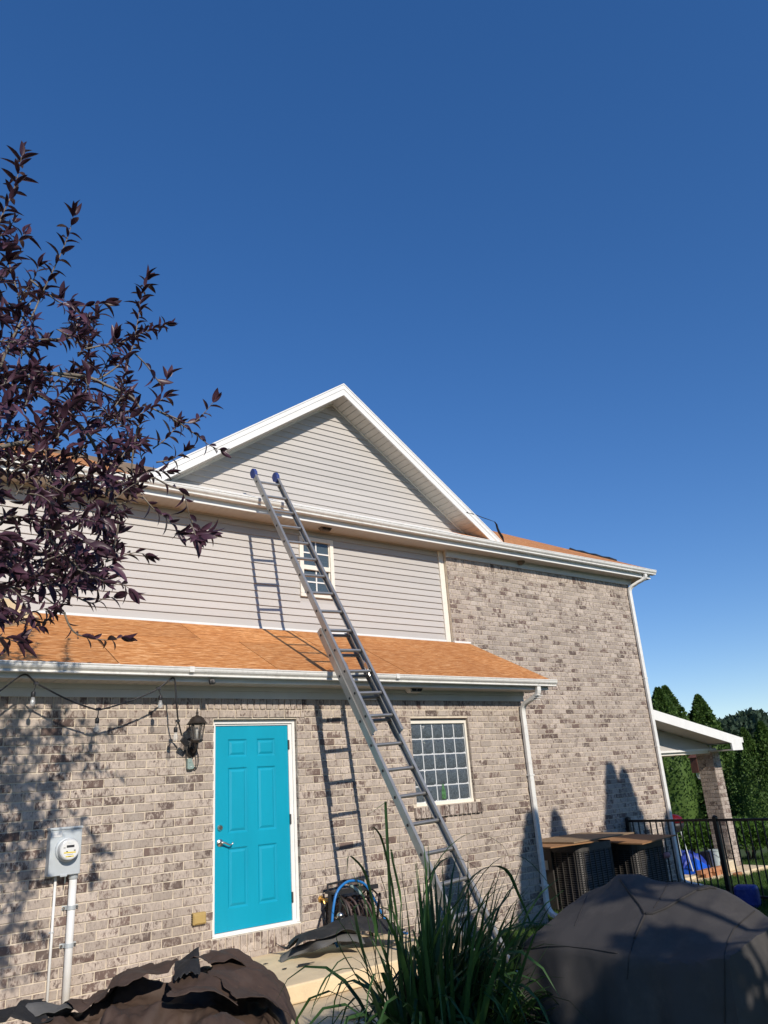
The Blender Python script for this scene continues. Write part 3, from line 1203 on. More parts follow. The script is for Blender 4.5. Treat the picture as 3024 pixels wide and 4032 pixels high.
# ------------------------------------------------------------------ glass block window
gbw = MB()
f_ = .034
gbw.box(GB[0] + .002, GB[1] - .002, .042, .09, GB[3] - f_ - .03, GB[3] - .012)
gbw.box(GB[0] + .002, GB[1] - .002, .036, .09, GB[2] + .002, GB[2] + .044)
gbw.box(GB[0] + .002, GB[0] + f_, .042, .09, GB[2] + .044, GB[3] - f_ - .03)
gbw.box(GB[1] - f_, GB[1] - .002, .042, .09, GB[2] + .044, GB[3] - f_ - .03)
gwin = gbw.build('glass_block_window', M['trim_cream'], house, bevel=.003)
bx0, bx1, bz0, bz1 = GB[0] + f_, GB[1] - f_, GB[2] + .044, GB[3] - f_ - .03
mb = MB()
mb.box(bx0, bx1, .066, .088, bz0, bz1)
mb.build('grout', M['grout'], gwin)
nw, nh = (bx1 - bx0) / 5, (bz1 - bz0) / 5
blk = MB()
w_, h_ = nw - .014, nh - .014
N = 7
P = np.zeros((N, N, 3))
for i in range(N):
    for j in range(N):
        u, v = i / (N - 1) - .5, j / (N - 1) - .5
        e = max(abs(u), abs(v)) * 2
        P[i, j] = (u * w_, .0555 + .010 * max(0, e - .62) / .38 + .0012 * math.sin(9 * u + 3 * v), v * h_)
blk.grid(np.transpose(P, (1, 0, 2)))
blk_me = blk.mesh('glass_block', M['block'], True)
for i in range(5):
    for j in range(5):
        shared('glass_block', blk_me, gwin, Matrix.Translation((bx0 + (i + .5) * nw, 0, bz0 + (j + .5) * nh)))
mb = MB()
mb.box(GB[0] - .01, GB[1] + .01, .006, .098, GB[3] - .006, GB[3] + .006)
mb.build('lintel', M['iron'], house)
# green bottle shape seen through the lowest blocks
mb = MB()
mb.lathe([(.034, 0), (.036, .02), (.036, .10), (.026, .13), (.014, .155), (.014, .185)], 12, (bx0 + 2.52 * nw, .053, bz0 + .02), (0, 0, 1))
mb.v = [(x_, .0545 + (y_ - .053) * .12, z_) for x_, y_, z_ in mb.v]
tag(mb.build('bottle', M['block_green'], None, smooth=True), 'green bottle showing in the bottom row of the glass block window', 'bottle')

# ------------------------------------------------------------------ upper sash window
fw = .062
uwf = MB()
for (a, b, c, d_) in ((UW[0], UW[1], UW[3] - fw, UW[3]), (UW[0], UW[1], UW[2], UW[2] + fw * .8), (UW[0], UW[0] + fw, UW[2] + fw * .8, UW[3] - fw), (UW[1] - fw, UW[1], UW[2] + fw * .8, UW[3] - fw)):
    uwf.box(a, b, DS - .028, DS + .05, c, d_)
uwf = uwf.build('window', M['trim_cream'], house, bevel=.004)
uwf['label'] = 'small white sash window behind the ladder'
ix0, ix1, iz0, iz1 = UW[0] + fw, UW[1] - fw, UW[2] + fw * .8, UW[3] - fw
zm = 2.195
mb = MB()
mb.box(ix0 + .001, ix1 - .001, DS - .014, DS + .03, zm - .035, zm + .032)
mb.build('sash_rail', M['trim_cream'], uwf, bevel=.003)
for k, (za, zb_, yy) in enumerate(((iz0, zm - .036, DS + .02), (zm + .033, iz1, DS + .004))):
    mb = MB()
    mb.box(ix0 + .001, ix0 + .016, yy - .008, yy + .012, za, zb_)
    mb.box(ix1 - .016, ix1 - .001, yy - .008, yy + .012, za, zb_)
    mb.build('sash', M['trim_cream'], uwf)
    mb = MB()
    mb.box(ix0 + .016, ix1 - .016, yy + .006, yy + .010, za + .001, zb_ - .001)
    mb.build('pane', M['pane'], uwf)
    mb = MB()
    xm, zq = (ix0 + ix1) / 2, za + (zb_ - za) * .52
    mb.box(xm - .010, xm + .010, yy - .004, yy + .005, za, zb_)
    mb.box(ix0 + .016, xm - .0105, yy - .003, yy + .005, zq - .010, zq + .010)
    mb.box(xm + .0105, ix1 - .016, yy - .003, yy + .005, zq - .010, zq + .010)
    mb.build('muntin', M['trim'], uwf)
zz_ = iz0 + .03
k = 0
slat = MB()
slat.obox((0, 0, 0), (1, 0, 0), (0, math.cos(.5), math.sin(.5)), (0, -math.sin(.5), math.cos(.5)), ix1 - ix0 - .02, .05, .003)
slat_me = slat.mesh('blind_slat', M['blinds'])
while zz_ < iz1:
    shared('blind_slat', slat_me, uwf, Matrix.Translation(((ix0 + ix1) / 2, DS + .06, zz_)))
    zz_ += .05
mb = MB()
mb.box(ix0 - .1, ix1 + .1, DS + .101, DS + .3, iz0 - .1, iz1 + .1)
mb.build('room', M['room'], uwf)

# tan sheathing piece on the low roof at the left
tb = thing('sheathing_board', 'tan sheathing board with brown wooden edge lying on the low roof behind the purple leaves', 'board', (-1.75, .75, lrz(.75)))
mb = MB()
a = PY(-70, 2530, .45)
a[2] = lrz(a[1])
b = PY(150, 2465, .95)
b[2] = lrz(b[1])
up = np.array([-.05, .10, .30])
lf = np.array([-.9, .35, .02])
q0 = [a + (0, 0, .07), b + (0, 0, .05), b + (-.25, .2, .27), a + (-.35, .15, .42)]
q1 = [p + (-.03, .05, 0) for p in q0]
mb.hexa(q0, q1)
mb.build('board', M['tan_board'], tb)
mb = MB()
q0 = [a, b, b + (0, 0, .049), a + (0, 0, .069)]
q1 = [p + (-.04, .05, .01) for p in q0]
mb.hexa(q0, q1)
mb.build('board_edge', M['tan_edge'], tb)

# ------------------------------------------------------------------ porch at the far right
PYF = 2.05
porch = thing('porch', 'small side porch with white sloping fascia and brick corner post', 'porch', (11.5, 2.5, -3.05))


def pz(x):
    return .159 - .1926 * (x - 10.37)


pr_ = MB()
pr_.hexa([(9.87, 1.51, pz(9.87) - .02), (13.33, 1.51, pz(13.33) - .02), (13.33, 6.2, pz(13.33) - .02), (9.87, 6.2, pz(9.87) - .02)],
         [(9.87, 1.51, pz(9.87)), (13.33, 1.51, pz(13.33)), (13.33, 6.2, pz(13.33)), (9.87, 6.2, pz(9.87))])
proof = pr_.build('roof', M['osb'], porch)
mb = MB()
mb.hexa([(9.87, 1.49, pz(9.87) - .20), (13.33, 1.49, pz(13.33) - .20), (13.33, 1.515, pz(13.33) - .20), (9.87, 1.515, pz(9.87) - .20)],
        [(9.87, 1.49, pz(9.87) - .004), (13.33, 1.49, pz(13.33) - .004), (13.33, 1.515, pz(13.33) - .004), (9.87, 1.515, pz(9.87) - .004)])
mb.box(12.9, 13.32, 1.485, 1.52, pz(13.33) - .27, pz(13.33) - .04)
mb.build('fascia', M['trim'], porch)
k = 0
x = 9.9
while x < 12.88:
    mb = MB()
    q = [(x, 1.516, pz(x) - .185), (x + .094, 1.516, pz(x + .094) - .185), (x + .094, PYF - .001, pz(x + .094) - .185), (x, PYF - .001, pz(x) - .185)]
    mb.hexa(q, [(a, b, c + .01) for a, b, c in q])
    mb.build('soffit_panel', M['soffit'], porch)
    x += .1
mb = MB()
mb.box(12.9, 13.32, 1.521, 6.1, pz(13.33) - .27, pz(13.33) - .24)
mb.build('eave_box', M['soffit'], porch)
z = -.60
while z < .30:
    x1 = min(12.96, 10.37 + (.159 - .20 - z - .1) / .1926)
    x1b = min(12.96, 10.37 + (.159 - .20 - z - .0) / .1926)
    if x1 < 9.9:
        break
    mb = MB()
    mb.hexa([(9.87, PYF - .010, z), (x1b, PYF - .010, z), (x1b, PYF + .02, z), (9.87, PYF + .02, z)],
            [(9.87, PYF, z + .128), (x1, PYF, z + .128), (x1, PYF + .02, z + .128), (9.87, PYF + .02, z + .128)])
    mb.build('siding_panel', M['siding'], porch)
    z += .128
mb = MB()
mb.box(9.87, 12.975, PYF - .03, PYF + .03, -.645, -.602)
mb.box(12.962, 12.99, PYF - .02, PYF + .02, -.60, pz(12.97) - .19)
mb.build('trim_board', M['trim'], porch)
mb = MB()
mb.box(9.87, 12.98, PYF + .031, PYF + .25, -.70, -.60)
mb.box(12.98, 13.25, PYF + .03, 6, -.70, -.60)
mb.build('beam', M['trim_cream'], porch)
mb = MB()
mb.box(9.87, 13.3, PYF + .26, 6.1, -.60, -.58)
mb.build('ceiling', M['soffit'], porch)
mb = MB()
mb.box(13.335, 13.45, 1.51, 6.1, pz(13.33) - .115, pz(13.33) - .005)
mb.build('gutter', M['gutter'], porch)
post = MB()
post.box(12.992, 13.268, PYF + .008, PYF + .392, -3.3, -.702)
post = post.build('post', M['mortar_dark'], porch)
fb, sb_ = MB(), MB()
z = -.66
i = 0
fr_l, sd_l = [], []
while z > -3.2:
    zc = z - CB / 2
    cuts = [12.982, 13.185, 13.278] if i % 2 else [12.982, 13.075, 13.278]
    for a, b in zip(cuts[:-1], cuts[1:]):
        fr_l.append(((a + b) / 2, zc, b - a - .009))
    cuts = [PYF + .0, PYF + .2, PYF + .4] if i % 2 else [PYF + .0, PYF + .1, PYF + .3, PYF + .4]
    for a, b in zip(cuts[:-1], cuts[1:]):
        sd_l.append(((a + b) / 2, zc, b - a - .009))
    z -= CB
    i += 1
cache = {}
for (x, zc, w) in fr_l:
    k = round(w, 3)
    if k not in cache:
        mb = MB()
        mb.add(*brick_geo(w, CB - .0095, .012, int(k * 1000)))
        cache[k] = mb.mesh('brick', M['brick_post'])
    shared('brick', cache[k], post, Matrix.Translation((x, PYF + .008, zc)))
cs = {}
for (y, zc, w) in sd_l:
    k = round(w, 3)
    if k not in cs:
        mb = MB()
        mb.add(*brick_geo(w, CB - .0095, .012, int(k * 1000) + 3))
        cs[k] = mb.mesh('brick', M['brick_side'])
    shared('brick', cs[k], post, Matrix.Translation((12.992, y, zc)) @ Matrix.Rotation(-math.pi / 2, 4, 'Z'))
mb = MB()
mb.box(9.87, 13.45, 1.55, 6.2, -3.35, -3.03)
mb.build('porch_slab', M['concrete'], porch, bevel=.015)

# ------------------------------------------------------------------ extension ladder
lad = thing('extension_ladder', 'long aluminium extension ladder with blue end caps leaning on the upper gutter', 'ladder', (1.55, -2.45, -2.57))
LA = np.array([1.019, 1.083, 3.46])
LB_ = np.array([1.359, -2.339, -2.40])
ld = (LA - LB_) / np.linalg.norm(LA - LB_)
lw = np.array([1.0, 0, 0]) - ld * ld[0]
lw /= np.linalg.norm(lw)
ln_ = np.cross(ld, lw)
if ln_[1] > 0:
    ln_ = -ln_


def lpt(z, w=0., n=0.):
    s = (z - LB_[2]) / ld[2]
    return LB_ + ld * s + lw * w + ln_ * n


def channel(mb, za, zb_, w0, n0, depth, flange, web_side):
    """C-channel rail between heights"""
    A, B = lpt(za, w0, n0), lpt(zb_, w0, n0)
    c = (A + B) / 2
    L = np.linalg.norm(B - A)
    mb.obox(c + lw * web_side * (flange / 2 - .002), ld, lw, ln_, L, .0035, depth)
    mb.obox(c + ln_ * (depth / 2 - .002), ld, lw, ln_, L, flange - .004, .004)
    mb.obox(c - ln_ * (depth / 2 - .002), ld, lw, ln_, L, flange - .004, .004)


WIDE = .392
FZ0, FZ1 = -.385, 3.30
BZ0, BZ1 = -2.57, .90
NF, NB = .024, -.064
for w in (0.0, WIDE):
    mb = MB()
    channel(mb, FZ0, FZ1, w + (.018 if w == 0 else -.018), NF, .078, .036, -1 if w == 0 else 1)
    mb.build('fly_rail', M['alu'], lad)
    mb = MB()
    channel(mb, BZ0, BZ1, w, NB, .082, .036, -1 if w == 0 else 1)
    mb.build('base_rail', M['alu'], lad)
RP = .3003 * ld[2]
z0r = 3.165
k = 0
while z0r - k * RP > FZ0 + .02:
    zz_ = z0r - k * RP
    mb = MB()
    A, B = lpt(zz_, .006, NF), lpt(zz_, WIDE - .006, NF)
    mb.tube([A, A + lw * .001, B - lw * .001, B], [.0195, .0195, .0195, .0195], 10)
    mb.build('rung', M['alu_rung'], lad, auto=True)
    hol = MB()
    hol.lathe([(.015, 0), (.015, .004)], 8, lpt(zz_, -.0005, NF), -lw)
    hol.build('rung_socket', M['dark_hole'], lad)
    k += 1
k = 0
while z0r - (k + 8) * RP > BZ0 + .05:
    zz_ = z0r - (k + 8) * RP
    if zz_ > BZ1 - .04:
        k += 1
        continue
    mb = MB()
    A, B = lpt(zz_, -.012, NB), lpt(zz_, WIDE + .012, NB)
    mb.tube([A, B], .0195, 10)
    mb.build('rung', M['alu_rung'], lad, auto=True)
    hol = MB()
    hol.lathe([(.015, 0), (.015, .004)], 8, lpt(zz_, -.0185, NB), -lw)
    hol.build('rung_socket', M['dark_hole'], lad)
    k += 1
for w in (.018, WIDE - .018):
    mb = MB()
    prof = [(-.085, -.028), (-.085, .030), (-.025, .062), (.04, .056), (.07, .026), (.07, -.026), (.04, -.056), (-.025, -.066)]
    c = lpt(FZ1 + .02, w, NF)
    n = len(prof)
    vs = [c + ld * a + ln_ * b - lw * .024 for a, b in prof] + [c + ld * a + ln_ * b + lw * .024 for a, b in prof]
    mb.add(vs, [tuple(range(n)), tuple(range(n, 2 * n))[::-1]] + [(i, n + i, n + (i + 1) % n, (i + 1) % n) for i in range(n)])
    mb.build('end_cap', M['blue_cap'], lad, bevel=.006)
# rung locks, rope and feet
for w in (.05, WIDE - .05):
    mb = MB()
    zz_ = z0r - 10 * RP
    zz_ = .36
    c = lpt(zz_, w, NF)
    mb.tube([c + ld * .10, c - ln_ * .03 + ld * .03, c - ln_ * .05 - ld * .05, c - ld * .10 - ln_ * .02, c - ld * .02, c + ld * .10], .006, 6)
    mb.obox(c + ld * .02, ld, lw, ln_, .09, .012, .045)
    mb.build('rung_lock', M['steel'], lad)
mb = MB()
c = lpt(.62, .10, NF - .02)
mb.tube([c, c + (.01, -.01, -.05), c + (0, -.01, -.10), c + (.015, 0, -.05), c + (.005, 0, -.11)], .007, 6)
mb.build('rope', M['rope'], lad)
for w in (0.0, WIDE):
    mb = MB()
    c = lpt(BZ0 + .045, w, NB)
    mb.obox(c, (1, 0, 0), (0, 1, 0), (0, 0, 1), .05, .11, .07)
    mb.build('foot', M['black'], lad, bevel=.006)

# ------------------------------------------------------------------ fixtures on the walls
# lantern by the door
lan = thing('wall_lantern', 'black carriage lantern mounted on the brick left of the turquoise door', 'lantern', (-.27, -.02, -.38))
lc = np.array([-.272, -.185, 0.0])
mb = MB()
mb.lathe([(.0, -.205), (.05, -.205), (.088, -.185), (.105, -.155), (.105, -.150), (.085, -.148)], 6, lc + (0, 0, .02), (0, 0, 1))
mb.v = []
mb.f = []
mb.lathe([(.112, -.163), (.100, -.155), (.083, -.135), (.068, -.108), (.045, -.090), (.02, -.083), (.014, -.075), (.010, -.06), (.018, -.055), (.010, -.045), (.008, -.03), (.004, -.01), (.001, .0)], 12, lc, (0, 0, 1))
mb.build('lantern_roof', M['bronze'], lan, auto=True)
mb = MB()
for k in range(6):
    w = math.radians(60 * k + 30)
    a = lc + (.078 * math.cos(w), .078 * math.sin(w), -.165)
    b = lc + (.052 * math.cos(w), .052 * math.sin(w), -.318)
    mb.tube([a, b], .0055, 6)
mb.lathe([(.062, -.318), (.064, -.328), (.05, -.345), (.03, -.352), (.012, -.356)], 6, lc, (0, 0, 1))
mb.lathe([(.082, -.168), (.082, -.160)], 6, lc, (0, 0, 1))
mb.build('cage', M['bronze'], lan)
gl = MB()
vs = []
for (r, h) in ((.076, -.168), (.050, -.317)):
    for k in range(6):
        w = math.radians(60 * k + 30)
        vs.append(lc + (r * math.cos(w), r * math.sin(w), h))
gl.add(vs, [(k, (k + 1) % 6, 6 + (k + 1) % 6, 6 + k) for k in range(6)])
gl.build('lantern_glass', M['lamp_glass'], lan)
mb = MB()
mb.lathe([(.013, -.31), (.013, -.235), (.016, -.225), (.012, -.20)], 10, lc, (0, 0, 1))
mb.build('candle_bulb', M['bulb_white'], lan, smooth=True)
mb = MB()
mb.lathe([(.075, 0), (.075, .012), (.06, .022), (.03, .03)], 16, (-.262, -.001, -.385), (0, -1, 0))
for v_i, (x, y, z) in enumerate(mb.v):
    mb.v[v_i] = (x, y, -.385 + (z + .385) * 1.35)
mb.build('back_plate', M['bronze'], lan, auto=True)
mb = MB()
mb.tube([(-.262, -.02, -.40), (-.262, -.08, -.43), (-.265, -.14, -.41), (-.27, -.18, -.37), (-.272, -.185, -.352)], [.014, .013, .012, .012, .012], 8)
mb.tube([(-.26, -.02, -.34), (-.262, -.06, -.36), (-.266, -.11, -.41)], .008, 6)
mb.lathe([(.011, 0), (.014, -.012), (.006, -.03), (.001, -.04)], 8, (-.255, -.02, -.475), (0, 0, 1))
mb.build('arm', M['bronze'], lan, smooth=True)

# plug-in timer hanging under the lantern
tm = thing('plug_timer', 'grey green plug in timer hanging by its cord below the lantern', 'timer', (-.285, -.03, -.60))
mb = MB()
pr2 = [(-.026, .052), (.020, .056), (.030, .02), (.046, -.022), (.050, -.036), (.034, -.052), (-.008, -.056), (-.026, -.048)]
n = len(pr2)
vs = [(-.285 + a, -.058, -.548 + b) for a, b in pr2] + [(-.285 + a, -.012, -.548 + b) for a, b in pr2]
mb.add(vs, [tuple(range(n)), tuple(range(n, 2 * n))[::-1]] + [(i, n + i, n + (i + 1) % n, (i + 1) % n) for i in range(n)])
mb.build('case', M['greengrey'], tm, bevel=.007)
mb = MB()
mb.lathe([(.011, 0), (.011, .004), (.009, .005)], 14, (-.29, -.058, -.528), (0, -1, 0))
mb.build('button', M['greengrey'], tm, auto=True)
mb = MB()
mb.box(-.283, -.262, -.0605, -.0582, -.579, -.575)
mb.build('logo_mark', M['trim'], tm)
mb = MB()
mb.tube([(-.318, -.03, -.37), (-.322, -.025, -.43), (-.312, -.03, -.50)], .004, 6)
mb.tube([(-.236, -.035, -.585), (-.215, -.03, -.60), (-.195, -.03, -.585), (-.182, -.03, -.53), (-.185, -.03, -.46), (-.205, -.03, -.40), (-.215, -.02, -.36)], .004, 6)
mb.tube([(-.215, -.03, -.60), (-.205, -.025, -.57), (-.205, -.02, -.5), (-.225, -.02, -.43), (-.24, -.02, -.40)], .0035, 6)
mb.obox((-.238, -.035, -.583), (1, 0, -.3), (0, 1, 0), (.3, 0, 1), .035, .02, .018)
mb.build('cord', M['black'], tm)

# string lights
sl = thing('string_lights', 'black cord string of clear bulbs looped on hooks along the low eave', 'string lights', (-1.3, -.35, .2))
SY = -.345


def s_at(x, y, Y=SY):
    return PY(x / 1.8433, 2600 + y / 1.8433, Y)


def smooth(pts, n=6):
    pts = [np.asarray(p, float) for p in pts]
    out = []
    for i in range(len(pts) - 1):
        p0, p1, p2, p3 = pts[max(i - 1, 0)], pts[i], pts[i + 1], pts[min(i + 2, len(pts) - 1)]
        for k in range(n):
            t = k / n
            out.append(.5 * ((2 * p1) + (-p0 + p2) * t + (2 * p0 - 5 * p1 + 4 * p2 - p3) * t * t + (-p0 + 3 * p1 - 3 * p2 + p3) * t ** 3))
    out.append(pts[-1])
    return out


cord = [s_at(-420, 190), s_at(-260, 330), s_at(-120, 300), s_at(0, 222), s_at(90, 152), s_at(150, 112), s_at(190, 103), s_at(225, 130), s_at(262, 165), s_at(330, 202), s_at(430, 255), s_at(540, 305), s_at(640, 340), s_at(712, 358),
        s_at(800, 340), s_at(960, 290), s_at(1080, 240), s_at(1148, 205), s_at(1200, 165), s_at(1235, 138), s_at(1256, 128), s_at(1268, 145), s_at(1275, 210), s_at(1280, 300), s_at(1286, 370, -.32), s_at(1292, 432, -.29), s_at(1305, 490, -.24), s_at(1318, 545, -.19)]
mb = MB()
mb.tube(smooth(cord, 5), .008, 6)
mb.build('cord', M['black'], sl)
for (x, y, Y, bx, by) in ((262, 168, SY, 243, 228), (714, 355, SY, 706, 420), (1150, 205, SY, 1165, 255), (1290, 440, -.29, 1275, 487), (-260, 330, SY, -262, 395)):
    p = s_at(x, y, Y)
    mb = MB()
    mb.obox(p, (1, 0, 0), (0, 1, 0), (0, 0, 1), .042, .018, .024)
    mb.tube([p + (.0, 0, .008), p + (.006, 0, .02), p + (.014, 0, .012)], .0025, 5)
    mb.tube([p, (p + s_at(bx, by, Y)) / 2 + (.003, 0, 0), s_at(bx, by, Y)], .005, 6)
    top = s_at(bx, by, Y)
    mb.lathe([(.008, .004), (.017, -.002), (.019, -.01), (.019, -.042), (.016, -.048)], 10, top, (0, 0, 1))
    sk = mb.build('socket', M['black'], sl, auto=True)
    mb = MB()
    mb.lathe([(.015, -.048), (.017, -.062), (.022, -.084), (.0245, -.098), (.021, -.114), (.011, -.124), (.001, -.127)], 12, top, (0, 0, 1), cap=False)
    b = mb.build('bulb', M['bulb_glass'], sl, smooth=True)
mb = MB()
a, b = s_at(1318, 552, -.18), s_at(1372, 612, -.14)
dr = (b - a) / np.linalg.norm(b - a)
mb.obox((a + b) / 2 - (.006, 0, .012), dr, np.cross(dr, (0, 1, 0)), (0, 1, 0), .105, .058, .036)
mb.build('adapter', M['black'], sl, bevel=.006)
mb = MB()
for (x, y) in ((190, 95), (1256, 120)):
    p = s_at(x, y, SY + .015)
    mb.tube([p + (0, .03, .012), p + (0, 0, .012), p + (0, -.012, 0), p + (0, -.004, -.012), p + (0, .006, -.008)], .003, 6)
mb.build('hook', M['trim'], sl)

# camera cube, lights and nest under the eaves
mb = MB()
p = PY(835, 2684, -.36)
mb.obox(p, (.95, -.2, .1), (.2, .95, -.2), (-.1, .2, .95), .062, .045, .055)
cc = thing('security_camera', 'small black cube camera fixed on the low eave fascia', 'camera', tuple(p))
mb.build('camera_body', M['black'], cc, bevel=.01)
mb = MB()
mb.lathe([(.014, 0), (.014, .006), (.01, .008)], 12, p + np.array((-.2, -.95, -.1)) * .023 + (-.004, 0, 0), (-.2, -.95, .15))
mb.tube([p, p + (0, .045, .0)], .008, 6)
mb.build('lens', M['dark_hole'], cc)


def eave_lamp(p, label, sc=1.0, m='soffit'):
    t = thing('eave_light', label, 'light fixture', tuple(p))
    mb = MB()
    P0 = [(-.10, -.05), (.10, -.05), (.10, .05), (-.10, .05)]
    top = [p + (a * sc, b * sc, .001) for a, b in P0]
    bot = [p + (a * sc * .72, b * sc * .6, -.045 * sc) for a, b in P0]
    mb.hexa(bot, top)
    mb.build('housing', M[m], t, bevel=.006)
    mb = MB()
    mb.hexa([p + (-.06 * sc, -.052 * sc, -.034 * sc), p + (-.008 * sc, -.052 * sc, -.034 * sc), p + (-.008 * sc, -.02, -.03), p + (-.06 * sc, -.02, -.03)],
            [p + (-.075 * sc, -.056 * sc, -.006), p + (-.008 * sc, -.056 * sc, -.006), p + (-.008 * sc, -.02, -.006), p + (-.075 * sc, -.02, -.006)])
    mb.hexa([p + (.008 * sc, -.052 * sc, -.034 * sc), p + (.06 * sc, -.052 * sc, -.034 * sc), p + (.06 * sc, -.02, -.03), p + (.008 * sc, -.02, -.03)],
            [p + (.008 * sc, -.056 * sc, -.006), p + (.075 * sc, -.056 * sc, -.006), p + (.075 * sc, -.02, -.006), p + (.008 * sc, -.02, -.006)])
    mb.build('lens', M['room'], t)


eave_lamp(np.array([2.68, -.17, .244]), 'twin lens flood light under the low eave right of the ladder', 1.15)
eave_lamp(np.array([2.33, 1.18, 2.775]), 'brown flood light under the upper eave above the small window', 1.0, 'nest')
mb = MB()
p = PY(2050, 2213, D - .06)
mb.lathe([(.07, .03), (.075, .0), (.06, -.03), (.035, -.05), (.005, -.055)], 12, p, (0, 0, 1))
mb.v = [(x + random.uniform(-.008, .008), y, z + random.uniform(-.005, .005)) for x, y, z in mb.v]
tag(mb.build('wasp_nest', M['nest'], None, smooth=True), 'papery brown wasp nest under the upper eave on the tall wall', 'nest')

# electric meter and conduits
em = thing('electric_meter', 'grey electric meter box with round glass meter on the brick wall', 'electric meter', (-1.485, -.06, -1.45))
mb = MB()
mb.box(-1.622, -1.348, -.12, -.001, -1.452, -1.072)
mb.build('box', M['galv'], em, bevel=.006)
mb = MB()
mb.box(-1.63, -1.342, -.128, -.002, -1.071, -1.050)
mb.box(-1.52, -1.46, -.128, -.121, -1.462, -1.44)
mb.build('hood', M['galv'], em, bevel=.004)
mb = MB()
mb.box(-1.612, -1.525, -.1235, -.1205, -1.128, -1.092)
mb.build('label_plate', M['trim'], em)
mc = np.array([-1.475, -.121, -1.238])
mb = MB()
mb.lathe([(.104, 0), (.104, .014), (.098, .020), (.092, .024)], 28, mc, (0, -1, 0))
mb.build('socket_ring', M['galv'], em, auto=True)
mb = MB()
mb.lathe([(.090, .020), (.090, .075), (.086, .088), (.078, .093)], 28, mc, (0, -1, 0))
mb.build('meter', mat('meter_cup', (.55, .56, .56), .18, .05, 6), em, auto=True)
mb = MB()
mb.lathe([(.077, .0931), (.0765, .0945)], 28, mc, (0, -1, 0))
face = mb.build('meter_face', mat('meter_face_white', (.72, .72, .70), .3, .03, 6), em)
yf = mc[1] - .0952


def dec(x0, x1, z0, z1, m, name='face_mark'):
    mb = MB()
    mb.box(mc[0] + x0, mc[0] + x1, yf - .0006, yf + .0006, mc[2] + z0, mc[2] + z1)
    return mb.build(name, m, em)


yel = mat('yellow_label', (.72, .55, .03), .5, .1, 40)
dec(-.03, .036, .016, .036, M['room'], 'display')
dec(-.056, -.040, .014, .019, M['room'])
dec(-.032, -.018, -.018, -.011, M['room'])
dec(.034, .048, -.014, -.006, M['room'])
dec(-.052, .050, -.030, -.020, yel, 'yellow_label')
dec(-.035, .035, -.062, -.052, yel, 'yellow_label')
dec(-.026, .028, -.042, -.040, M['room'])
dec(-.012, .012, -.060, -.0560, M['room'])
dec(-.02, .028, .048, .052, M['fascia'])
dec(-.02, .020, .056, .060, M['fascia'])
mb = MB()
mb.tube([(-1.468, -.1, -1.452), (-1.468, -.1, -1.52)], .006, 6)
mb.build('seal_bolt', M['steel'], em)
cd = thing('conduit', 'thick white conduit pipe under the electric meter box', 'pipe', (-1.385, -.055, -2.6))
mb = MB()
mb.tube([(-1.385, -.055, -1.475), (-1.385, -.055, -2.58)], .033, 16)
mb.build('pipe', M['pvc'], cd, smooth=True)
mb = MB()
mb.lathe([(.04, 0), (.04, -.035), (.034, -.045)], 16, (-1.385, -.055, -1.453), (0, 0, 1))
mb.build('coupling', M['galv'], cd, auto=True)
for zz_ in (-1.725, -2.025):
    mb = MB()
    vs = []
    arc = [(-.07, .046), (-.046, .046)] + [(-.036 * math.cos(w), -.036 * math.sin(w) + .0) for w in np.linspace(-.6, math.pi + .6, 14)] + [(.046, .046), (.07, .046)]
    for i, (x, y) in enumerate(arc):
        for z_ in (-.017, .017):
            vs.append((-1.385 + x, -.055 + y, zz_ + z_))
    mb.add(vs, [(2 * i, 2 * i + 1, 2 * i + 3, 2 * i + 2) for i in range(len(arc) - 1)])
    mb.build('strap', M['galv'], cd, solid=.003)
    for s in (-1, 1):
        mb = MB()
        mb.lathe([(.011, 0), (.011, .02), (.007, .026), (.007, .038)], 8, (-1.385 + s * .058, -.006, zz_), (0, -1, 0))
        mb.build('bolt', M['steel'], cd)
gp = thing('thin_conduit', 'thin white pipe running down from the left corner of the meter box', 'pipe', (-1.53, -.02, -2.6))
mb = MB()
mb.tube([(-1.53, -.025, -1.45), (-1.53, -.025, -2.58)], .012, 10)
mb.build('pipe', M['pvc'], gp, smooth=True)
mb = MB()
mb.box(-1.552, -1.508, -.012, -.001, -1.915, -1.90)
mb.tube([(-1.545, -.012, -1.907), (-1.53, -.039, -1.907), (-1.515, -.012, -1.907)], .005, 6)
mb.build('strap', M['galv'], gp)
oc = thing('outlet_cover', 'tan weatherproof outlet cover on the brick left of the door sill', 'outlet cover', (-.155, -.02, -1.99))
mb = MB()
q = [(-.225, -.003, -2.045), (-.083, -.003, -2.045), (-.083, -.003, -1.935), (-.225, -.003, -1.935)]
q2 = [(-.222, -.05, -2.042), (-.086, -.05, -2.042), (-.088, -.045, -1.94), (-.220, -.045, -1.94)]
mb.hexa(q2, q)
mb.build('cover', M['tan_plastic'], oc, bevel=.008)
mb = MB()
mb.hexa([(-.206, -.058, -2.03), (-.100, -.058, -2.03), (-.100, -.052, -1.958), (-.206, -.052, -1.958)], [(-.212, -.049, -2.036), (-.094, -.049, -2.036), (-.094, -.044, -1.95), (-.212, -.044, -1.95)])
mb.build('lid', M['tan_plastic'], oc, bevel=.003)
mb = MB()
for k in range(5):
    mb.box(-.228, -.222, -.03, -.012, -2.035 + k * .02, -2.025 + k * .02)
mb.build('hinge', M['black'], oc)

